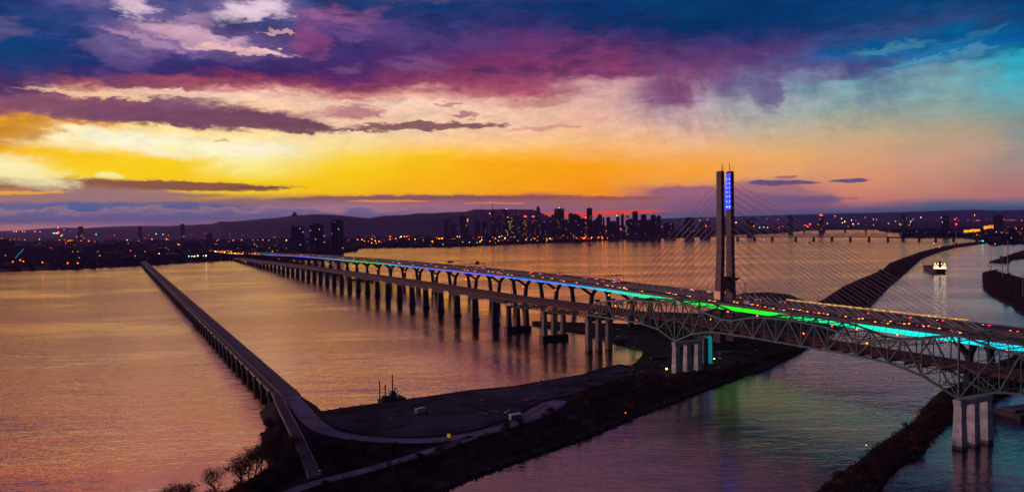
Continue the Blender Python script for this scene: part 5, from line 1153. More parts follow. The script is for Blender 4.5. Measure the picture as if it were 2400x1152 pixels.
# ================================================================== barges
def barge(p, L, W, masts, label, rz, extra=True):
    r = empty('barge', p, label, 'barge', rz=rz)
    b = MB(); l, w_ = L/2, W/2
    b.hexa([(-l*.93,-w_,-.5),(l*.93,-w_,-.5),(l*.93,w_,-.5),(-l*.93,w_,-.5),(-l,-w_,2.2),(l,-w_,2.2),(l,w_,2.2),(-l,w_,2.2)]); b.build('hull', M['rust'], r).location = (0,0,0)
    for x, h in masts:
        b = MB(); b.tube((x,w_*.4,0), (x,w_*.4,h), .42, n=8); b.build('spud_pole', M['black'], r).location = (0,0,0)
    if extra:
        b = MB(); b.box((l*.1,0,3.9), (2.2,0,0), (0,1.8,0), (0,0,1.7)); b.box((l*.1,0,6.2), (1.4,0,0), (0,1.3,0), (0,0,.6)); b.build('cabin', M['blue_paint'], r).location = (0,0,0)
        b = MB(); b.beam((-l*.2,0,2.4), (l*.35,0,9), .5); b.beam((l*.35,0,9), (l*.6,0,4), .35); b.box((l*.62,0,3.2), (.8,0,0), (0,.8,0), (0,0,.7)); b.build('digger_arm', M['cable'], r).location = (0,0,0)
        b = MB(); b.box((-l*.5,0,3.2), (1.8,0,0), (0,w_*.6,0), (0,0,1.0)); b.build('deck_crate', M['rust'], r).location = (0,0,0)
    return r
BG = [(-79.7,510.2,0),(-12.4,1159.2,0),(-313.0,1623.4,0),(-283.9,1583.2,0),(-200.4,1503.2,0),(-14.3,1218.9,0)]
barge(BG[0], 17, 8, [(-7.5,14),(-3.6,11.5),(1.5,17)], 'rusty work barge with three tall poles moored at the yard edge', .55)
barge(BG[1], 34, 12, [(-6,20),(10,17)], 'dark barge with two poles behind the old bridge right of the middle', -.1)
barge(BG[2], 38, 12, [(-8,16)], 'dark barge with one pole between the left piers of the new bridge', .1)
barge(BG[3], 34, 12, [(-10,16),(-5,15)], 'dark barge with two close poles between the left piers of the new bridge', .2)
barge(BG[4], 30, 10, [(12,17)], 'low dark barge with a pole at its right end', .05, False)
q = B(640, 585, 0)
barge((q.x, q.y, 0), 60, 20, [(-22,42),(-6,54),(22,48)], 'large dark work barge with tall poles behind the road deck right of the pylon', RZ+math.pi)
q = B(700, 572, 0)
b = MB(); pts = [B(610+t*34, 556+26*math.sin(t*.9)) for t in range(4)]
pl_ = [B(560,560),B(560,600),B(600,622),B(660,632),B(730,622),B(770,590),B(760,556)]
m1 = MB(); m1.prism([(v.x, v.y) for v in pl_], -2, 4.0); tag(m1.build('embankment', M['soil']), kind='structure')

# ================================================================== ship
SP = Vector((855.6,1575.3,0)); hd = math.atan2(1, .34)
r = empty('cargo_ship', SP, 'cargo ship with rows of bright yellow deck lights seen from astern in the canal', 'ship', rz=hd)
M['hull'] = mat('ship_hull', (.02,.018,.022), .5); M['ship_white'] = mat('ship_super', (.30,.30,.28), .6)
b = MB(); prof = [(0,8.5),(6,11.5),(130,11.5),(150,6.5),(158,.6)]
k = 0; rows = []
for x, w_ in prof: rows.append([Vector((x,-w_*.86,-1)), Vector((x,w_*.86,-1)), Vector((x,w_,8)), Vector((x,-w_,8))])
for rr_ in rows: b.v += rr_
for i in range(len(rows)-1):
    for j in range(4): b.f.append((4*i+j, 4*i+4+j, 4*i+4+(j+1)%4, 4*i+(j+1)%4)); b.mi.append(0)
b.f.append((0,1,2,3)); b.f.append(tuple(4*(len(rows)-1)+j for j in (3,2,1,0))); b.mi += [0,0]
b.build('hull', M['hull'], r).location = (0,0,0)
b = MB()
for z0, z1, x0, x1, w_ in ((8.02,11.4,4,26,10.6),(11.42,14.4,5,24,10.2),(14.42,17.4,6,22,9.4),(17.42,20.2,7,18,11.2)): b.box(((x0+x1)/2,0,(z0+z1)/2), ((x1-x0)/2,0,0), (0,w_,0), (0,0,(z1-z0)/2))
b.build('superstructure', M['ship_white'], r).location = (0,0,0)
b = MB(); b.hexa([(2.2,-2.6,11.5),(8.5,-2.6,11.5),(8.5,2.6,11.5),(2.2,2.6,11.5),(2.8,-1.9,24),(7.6,-1.9,24),(7.6,1.9,24),(2.8,1.9,24)]); b.tube((12,0,20.2), (12,0,27), .3, n=6); b.build('funnel', M['black'], r).location = (0,0,0)
for z, n, w_, mm in ((9.9,9,10.2,'e_white'),(12.9,7,9.6,'e_white'),(15.9,6,8.8,'e_yellow'),(18.8,4,8.5,'e_white')):
    for i in range(n):
        y = -w_+2*w_*i/(n-1)
        if abs(y) < 2.7 and z > 11: continue
        x = 3.75 if z < 11 else (4.75 if z < 14 else (5.75 if z < 17 else 6.75))
        b = MB(); b.box((x,y,z), (.12,0,0), (0,.85,0), (0,0,.5)); b.build('deck_light', M[mm], r).location = (0,0,0)
for i in range(6):
    b = MB(); b.box((26+i*19,0,8.6), (7.5,0,0), (0,8,0), (0,0,.6)); b.build('hatch_cover', M['rust'], r).location = (0,0,0)

# ================================================================== power line towers at the right
for k, (x, y, ztop) in enumerate([(1007.0,1664.8,47.9),(1011.7,1663.7,51.5),(880.0,1415.4,42.4),(1025.6,1631.3,62.9),(698.9,1078.8,35.0),(1393.1,2153.2,24.3)]):
    h = max(18, ztop-1); lab = ['left slim power pylon of the close pair behind the dark island','right slim power pylon of the close pair behind the dark island','short power pylon on the near shore of the dark island','tall thick power pylon rising behind the dark island','power pole at the right edge standing on the island bank','faint power pylon far off at the right edge'][k]
    r = empty('power_pylon', (x, y, 0), lab, 'pylon', None)
    w_ = .55 if k != 3 else 1.3; b = MB(); b.tube((0,0,0), (0,0,h), w_, w_*.5, 8); b.build('mast', M['cable'], r).location = (0,0,0)
    for hz in (h-1.5, h-6.5):
        b = MB(); b.beam((-5.5,0,hz), (5.5,0,hz), .3); b.build('cross_arm', M['cable'], r).location = (0,0,0)
# river beacons
for k, (x, y, zt) in enumerate([(585.5,4244.1,64.2),(1333.0,3531.1,82.1),(1028.3,4178.0,74.5),(1787.9,3175.3,77.3)]):
    lab = ['beacon mast in the river left of the pylon with one red light','beacon mast in the river right of the pylon with one red light','beacon mast close to the left side of the pylon','tall mast with a red light at the far end of the long dyke'][k]
    r = empty('beacon_mast', (x, y, 0), lab, 'beacon'); b = MB(); b.tube((0,0,-1), (0,0,4), 4.2, 3.4, 8); b.build('base', M['vicp'], r).location = (0,0,0)
    b = MB(); b.tube((0,0,4), (0,0,zt), 1.1, .6, 6); b.build('mast', M['cable'], r).location = (0,0,0); b = MB(); b.sphere((0,0,zt+2), 3.0, n=6, m=4); b.build('lamp_head', M['e_red'], r).location = (0,0,0)

# ================================================================== city
def blk(name, x, y, w_, d, z, m_, label, cat='building', group=None, style='s', base=1.9):
    r = empty(name, (x, y, base), label, cat, group, rz=math.atan2(y, x)-math.pi/2+0)
    h = z-base
    b = MB(); b.box((0,0,h/2-1), (w_/2,0,0), (0,d/2,0), (0,0,h/2+1)); b.build('wall', m_, r).location = (0,0,0)
    b = MB(); b.box((w_*.05,0,h+1.8), (w_*.28,0,0), (0,d*.28,0), (0,0,1.78)); b.build('roof_plant', M['w_dark'], r).location = (0,0,0)
    return r, h
CD = {1256:'', }
for k, (x, y, w_, z, st) in enumerate([(-322,5200,42.1,154.2,'s'),(-291,5000,40.5,95.8,'s'),(-127,5300,20.0,186.5,'m'),(-118,5200,28.1,134.5,'s'),(-45,5300,34.3,191.0,'s'),(-11,5100,44.1,132.7,'l'),(35,5400,46.7,168.0,'s'),(92,5300,28.6,151.9,'r'),(143,5200,22.5,150.5,'r'),(181,5400,29.2,195.1,'c'),(278,5300,22.9,155.1,'s'),(326,5400,67.1,196.0,'y'),(382,5100,30.3,160.2,'s'),(413,5150,36.2,154.7,'s'),(406,4900,45.0,142.1,'s'),(487,5200,19.7,140.1,'r'),(493,5000,35.1,190.1,'y'),(572,5300,22.9,128.0,'s'),(580,5200,30.9,141.6,'d'),(605,5200,14.0,130.0,'s'),(624,5100,24.8,132.1,'s'),(659,4900,21.2,133.3,'x'),(729,5200,19.7,153.5,'s'),(745,5100,19.3,138.6,'l'),(782,5000,35.1,164.5,'s'),(836,5000,35.1,144.8,'s'),(879,4900,31.8,140.8,'s'),(921,4950,29.4,135.2,'s'),(1101,4900,63.5,121.8,'s'),(2189,6200,36.8,135.6,'s'),(2195,5600,33.3,133.7,'r'),(-438,5300,34.4,130.7,'s'),(-384,5200,42.1,104.5,'s'),(-231,5300,37.2,122.1,'s'),(-174,5100,33.1,110.2,'s'),(-87,5300,31.5,151.6,'s'),(60,5100,27.6,117.9,'s'),(113,5000,27.0,111.7,'s'),(205,5000,37.8,107.7,'s'),(247,5200,33.7,121.0,'s'),(340,4900,29.1,111.3,'s'),(448,5000,27.0,125.9,'s'),(510,4900,21.2,111.5,'s'),(642,5000,37.8,107.0,'s'),(767,5100,24.8,119.1,'s'),(810,5000,21.6,110.1,'s'),(851,4900,29.1,104.1,'s'),(-3277,6000,35.6,119.7,'s'),(-2918,6200,26.8,116.7,'s'),(-2585,6200,30.1,128.8,'s'),(-1722,4500,21.9,72.0,'s'),(996,5000,64.8,91.3,'s'),(1225,5000,67.5,93.5,'s'),(1694,5600,54.5,110.5,'s'),(2579,5200,28.1,122.1,'s'),(2475,4500,34.0,110.5,'s'),(2959,4800,51.9,108.3,'s')]):
    deep = w_*.9; mm = M['w_dark'] if (k % 3 and x > 180) else M['w_mid']  # left towers take the purple facade, haze put into its colour
    if st == 'l': mm = M['w_lit']
    if st == 'r': mm = M['w_warm']
    tall = z > 150
    place = 'nearest the left end of the skyline' if x < -260 else 'beside the tower with the tall antenna' if x < -60 else 'left of the cone topped tower' if x < 150 else 'between the cone tower and the broad slab' if x < 280 else 'just right of the broad slab tower' if x < 420 else 'between the slab and the narrow black tower' if x < 500 else 'between the narrow black tower and the crane' if x < 690 else 'near the crane topped tower' if x < 780 else 'at the right end of the skyline' if x < 1000 else 'seen between the cables left of the pylon' if x < 1330 else 'right of the pylon behind the truss bridge' if x < 2200 else 'on the horizon near the right edge'
    side = 'left of the pylon' if x < 1400 else 'right of the pylon'
    if y > 5900 and x < -1500: lab = 'lone dark apartment block on the low left horizon'; gr = 'lone blocks on the left horizon'
    elif st in 'mcyxdlr': lab = {'m':'slim downtown tower carrying a very tall thin antenna','c':'downtown tower with a pointed copper cone roof beside the hill','y':('broad dark slab tower with a yellow light on its flat roof' if w_ > 55 else 'tall narrow dark tower standing out against the red cloud'),
        'x':'tower under construction with a crane on its roof','d':'downtown tower with a rounded dome top','l':'downtown tower with many yellow lit windows','r':'downtown tower washed in reddish light'}[st]; gr = 'downtown towers washed in coloured light' if st in 'lr' else None
    elif tall: lab = ('broad' if w_ > 38 else 'narrow')+' dark downtown tower '+place; gr = 'tall dark downtown towers'
    else: lab = ('broad' if w_ > 32 else 'narrow')+' dim block '+place; gr = 'dim mid-rise blocks downtown'
    r, h = blk('tower' if tall or st != 's' else 'office_block', x, y, w_, deep, z, mm, lab, 'building', gr)
    if st == 'm': b = MB(); b.tube((0,0,h), (0,0,h+70), 2.2, .8, 6); b.build('antenna', M['w_dark'], r).location = (0,0,0)
    if st == 'c': b = MB(); b.tube((0,0,h), (0,0,h+22), w_*.5, w_*.12, 12); b.build('cone_roof', mat('copper_roof', (.06,.10,.09), .6), r).location = (0,0,0)
    if st == 'd': b = MB(); b.sphere((0,0,h), w_*.48, n=12, m=8, sz=.9); b.build('dome', M['w_dark'], r).location = (0,0,0)
    if st == 'x': b = MB(); b.tube((0,0,h), (0,0,h+26), 1.2, n=6); b.beam((-4,0,h+22), (14,0,h+46), 1.6); b.build('crane', M['w_dark'], r).location = (0,0,0)
    if st == 'r': b = MB(); b.box((0,-deep/2-.6,h-6), (w_*.3,0,0), (0,.5,0), (0,0,3.2)); b.build('roof_sign', M['e_red'], r).location = (0,0,0)
    if st == 'y' and w_ < 55:
        for zz in (h*.30,): b = MB(); b.box((w_*.15,-deep/2-.6,zz), (w_*.3,0,0), (0,.5,0), (0,0,3.5)); b.build('lit_floor', M['w_lit'], r).location = (0,0,0)
NLAB = ['leftmost slim dark residential tower of the group beyond the new bridge','double slab residential tower beside the leftmost slim one','middle dark residential tower with a slanted top','tallest dark residential tower at the right of the group',
 'dark block at the left edge of the picture on the near shore','wide dark warehouse by the left shore','dark low block right of the wide warehouse','pale roofed block on the left shore','dark apartment slab right of the pale roofed block','long dark block above the left shoreline','dark block behind the long one on the left shore',
 'boxy dark building beside the highway lights','pale small tower above the highway','dark low hall at the end of the low bridge','low dark block under the highway lights','low dark block right of the highway lights','dark low block left of the highway building']
for k, (x, y, w_, z, st) in enumerate([(-929.6,3356.3,16.2,107.2,'t'),(-899.4,3345.1,36.2,103.3,'t'),(-794.8,3214.5,53.4,111.5,'t'),(-725.0,3280.6,48.3,126.1,'t'),(-1907.0,2956.8,71.1,70.8,'b'),(-1769.8,2851.5,93.9,49.8,'b'),(-1712.7,2867.0,60.1,43.9,'b'),(-1654.9,2882.6,41.3,47.2,'p'),(-1583.0,2829.2,58.5,40.3,'b'),(-1648.5,3169.2,96.9,44.9,'b'),(-1772.7,3566.4,89.2,44.4,'b'),(-1351.6,3322.4,75.4,45.1,'b'),(-2125.1,5541.8,49.1,49.9,'p'),(-1211.0,2522.3,53.3,21.1,'b'),(-1117.0,3330.4,81.9,29.0,'b'),(-985.0,3194.1,77.5,26.2,'b'),(-1384.3,3162.7,76.0,29.4,'b')]):
    m_ = {'t':M['w_tower'],'b':M['w_dark'],'p':M['w_mid']}[st]
    r, h = blk('residential_tower' if st == 't' else 'apartment_block', x, y, w_, w_*.8 if st == 't' else 30, z, m_, NLAB[k], base=1.9)
    if st == 't':
        for s_ in (-.5, -.17, .17, .5):
            b = MB(); b.box((w_*s_, -w_*.4-.7, h/2), (1.0,0,0), (0,.6,0), (0,0,h/2)); b.build('balcony_stack', M['w_mid'], r).location = (0,0,0)
        b = MB(); b.box((0,0,h+5), (w_*.30,0,0), (0,w_*.25,0), (0,0,1.6)); b.build('roof_crown', M['black'], r).location = (0,0,0)
# warehouses at the right, orange floodlight put into glowing walls
for k, ((x, y), (w_, h)) in enumerate(zip([(2784.1,4788.7),(2806.2,4769.0),(3681.1,6088.2),(3806.7,6245.8)], ((62,22),(48,26),(60,26),(48,30)))):
    r = empty('warehouse', (x, y, 2), ['left orange floodlit factory hall on the right far shore','orange lit hall behind the left factory hall','tall orange floodlit factory hall with a pale tower','rightmost orange floodlit hall of the factory'][k], 'building')
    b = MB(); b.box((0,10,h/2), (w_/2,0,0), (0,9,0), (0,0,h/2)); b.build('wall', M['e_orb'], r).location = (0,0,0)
    b = MB(); b.hexa([(-w_/2-1,0,h+.05),(w_/2+1,0,h+.05),(w_/2+1,20,h+.05),(-w_/2-1,20,h+.05),(-w_/2-1,9.5,h+4),(w_/2+1,9.5,h+4),(w_/2+1,10.5,h+4),(-w_/2-1,10.5,h+4)]); b.build('roof', M['w_mid'], r).location = (0,0,0)
# oratory dome on the hill and radio mast
r = empty('domed_church', (-2060, 7500, 190), 'small domed church on the shoulder of the hill', 'church')
b = MB(); b.box((0,0,8), (22,0,0), (0,16,0), (0,0,16)); b.build('wall', M['w_mid'], r).location = (0,0,0)
b = MB(); b.sphere((0,0,24), 15, n=14, m=9, sz=1.25); b.tube((0,0,40), (0,0,52), 2.2, 1, 6); b.build('dome', mat('dome_copper', (.07,.08,.10), .6), r).location = (0,0,0)
rm = (-3560, 6200, 2); r = empty('radio_mast', rm, 'radio mast with red lights on the left horizon', 'mast')
b = MB(); b.tube((0,0,0), (0,0,112), 4.0, 1.4, 4); b.build('mast', M['rust'], r).location = (0,0,0)
for z, s_ in ((112,4.5),(78,6),(70,6)): b = MB(); b.sphere((0,-3,z), s_, n=6, m=4); b.build('beacon', M['e_red'], r).location = (0,0,0)
# blue light line near the left shore
b = MB(); b.beam((-1768,2800,6), (-1740,2812,42), 1.6); tag(b.build('light_tube', em('cyan_tube', (.03,.45,1.0), .55), None, (-1768,2800,6)), 'leaning blue glowing line in front of the left shore blocks', 'light')
# low houses and sheds of the city
hp = []
for k in range(4):
    r = empty('house', (0,0,0), None, None, None); w_, d, h = ((14,12,7),(30,16,10),(46,20,13),(22,18,20))[k]
    b = MB(); b.box((0,0,h/2), (w_/2,0,0), (0,d/2,0), (0,0,h/2)); b.build('wall', (M['w_mid'],M['w_dark'],M['w_mid'],M['w_dark'])[k], r).location = (0,0,0)
    b = MB()
    if k < 2: b.hexa([(-w_/2-.5,-d/2-.5,h+.02),(w_/2+.5,-d/2-.5,h+.02),(w_/2+.5,d/2+.5,h+.02),(-w_/2-.5,d/2+.5,h+.02),(-w_/2,-.2,h+4),(w_/2,-.2,h+4),(w_/2,.2,h+4),(-w_/2,.2,h+4)])
    else: b.box((0,0,h+.8), (w_*.35,0,0), (0,d*.3,0), (0,0,.78))
    b.build('roof', M['w_dark'], r).location = (0,0,0); hp.append(r)
hl = ['small house lost among the trees of the far shore','low shed roofed building on the far shore','long low industrial block on the far shore','squat block of flats on the far shore']
hu = set(); n_ = 0; tries = 0
while n_ < 220 and tries < 30000:
    tries += 1
    Y = 2700+3300*rnd.random()**.8; az_ = rnd.uniform(-33.5, 33.5); X = Y*math.tan(R_(az_))
    if not inside((X, Y), shore) or not inside((X, Y-60), shore): continue
    k = rnd.choice((0,1,1,2,2,3)); zz = 2.0; s_ = rnd.uniform(.8,1.5); rz = rnd.uniform(-.5,.5)
    if k not in hu: hu.add(k); o = hp[k]; o.location = (X,Y,zz); o.scale = (s_,)*3; tag(o, hl[k], 'building', 'low buildings on the far shore')
    else: copy_tree(hp[k], (X,Y,zz), rz, s_, hl[k], 'building', 'low buildings on the far shore')
    n_ += 1
# woods of the far shore: one mass
wd = MB()
def fclump(x, y, z, r_):
    for i in range(9):
        u = Vector((rnd.gauss(0,1), rnd.gauss(0,1), abs(rnd.gauss(0,1)))).normalized()*r_*rnd.uniform(.3,1.0); t = Vector((rnd.gauss(0,1), rnd.gauss(0,1), rnd.gauss(0,1))).normalized()*r_*.8
        s_ = t.cross(Vector((0,1,.3))).normalized()*r_*.55; o = Vector((x,y,z))+Vector((u.x,u.y,u.z*.55)); wd.face([o-s_, o+s_, o+t], rnd.choice((0,0,1)))
k = 0; tries = 0
while k < 5200 and tries < 90000:
    tries += 1
    Y = 2200+4200*rnd.random()**1.1; az_ = rnd.uniform(-35, 35); X = Y*math.tan(R_(az_))
    if not inside((X, Y), shore): continue
    if not inside((X, Y-rnd.choice((40,40,200,900))), shore) or rnd.random() < .8:
        fclump(X, Y, 3, rnd.uniform(5, 11)*(1+Y/9000)); k += 1
for i in range(len(shore)-1):                       # tree line right on the bank
    p, q = Vector((*shore[i],0)), Vector((*shore[i+1],0)); L = (q-p).length
    if L > 4000: continue
    for j in range(int(L/13)):
        c = p.lerp(q, rnd.random()); c += (c.normalized())*rnd.uniform(6,30)
        if inside((c.x,c.y), shore): fclump(c.x, c.y, 2.5, rnd.uniform(4,8))
tag(wd.build('distant_woods', [mat('woods_a', (.016,.012,.020), .95), mat('woods_b', (.028,.018,.026), .95)]), kind='stuff')
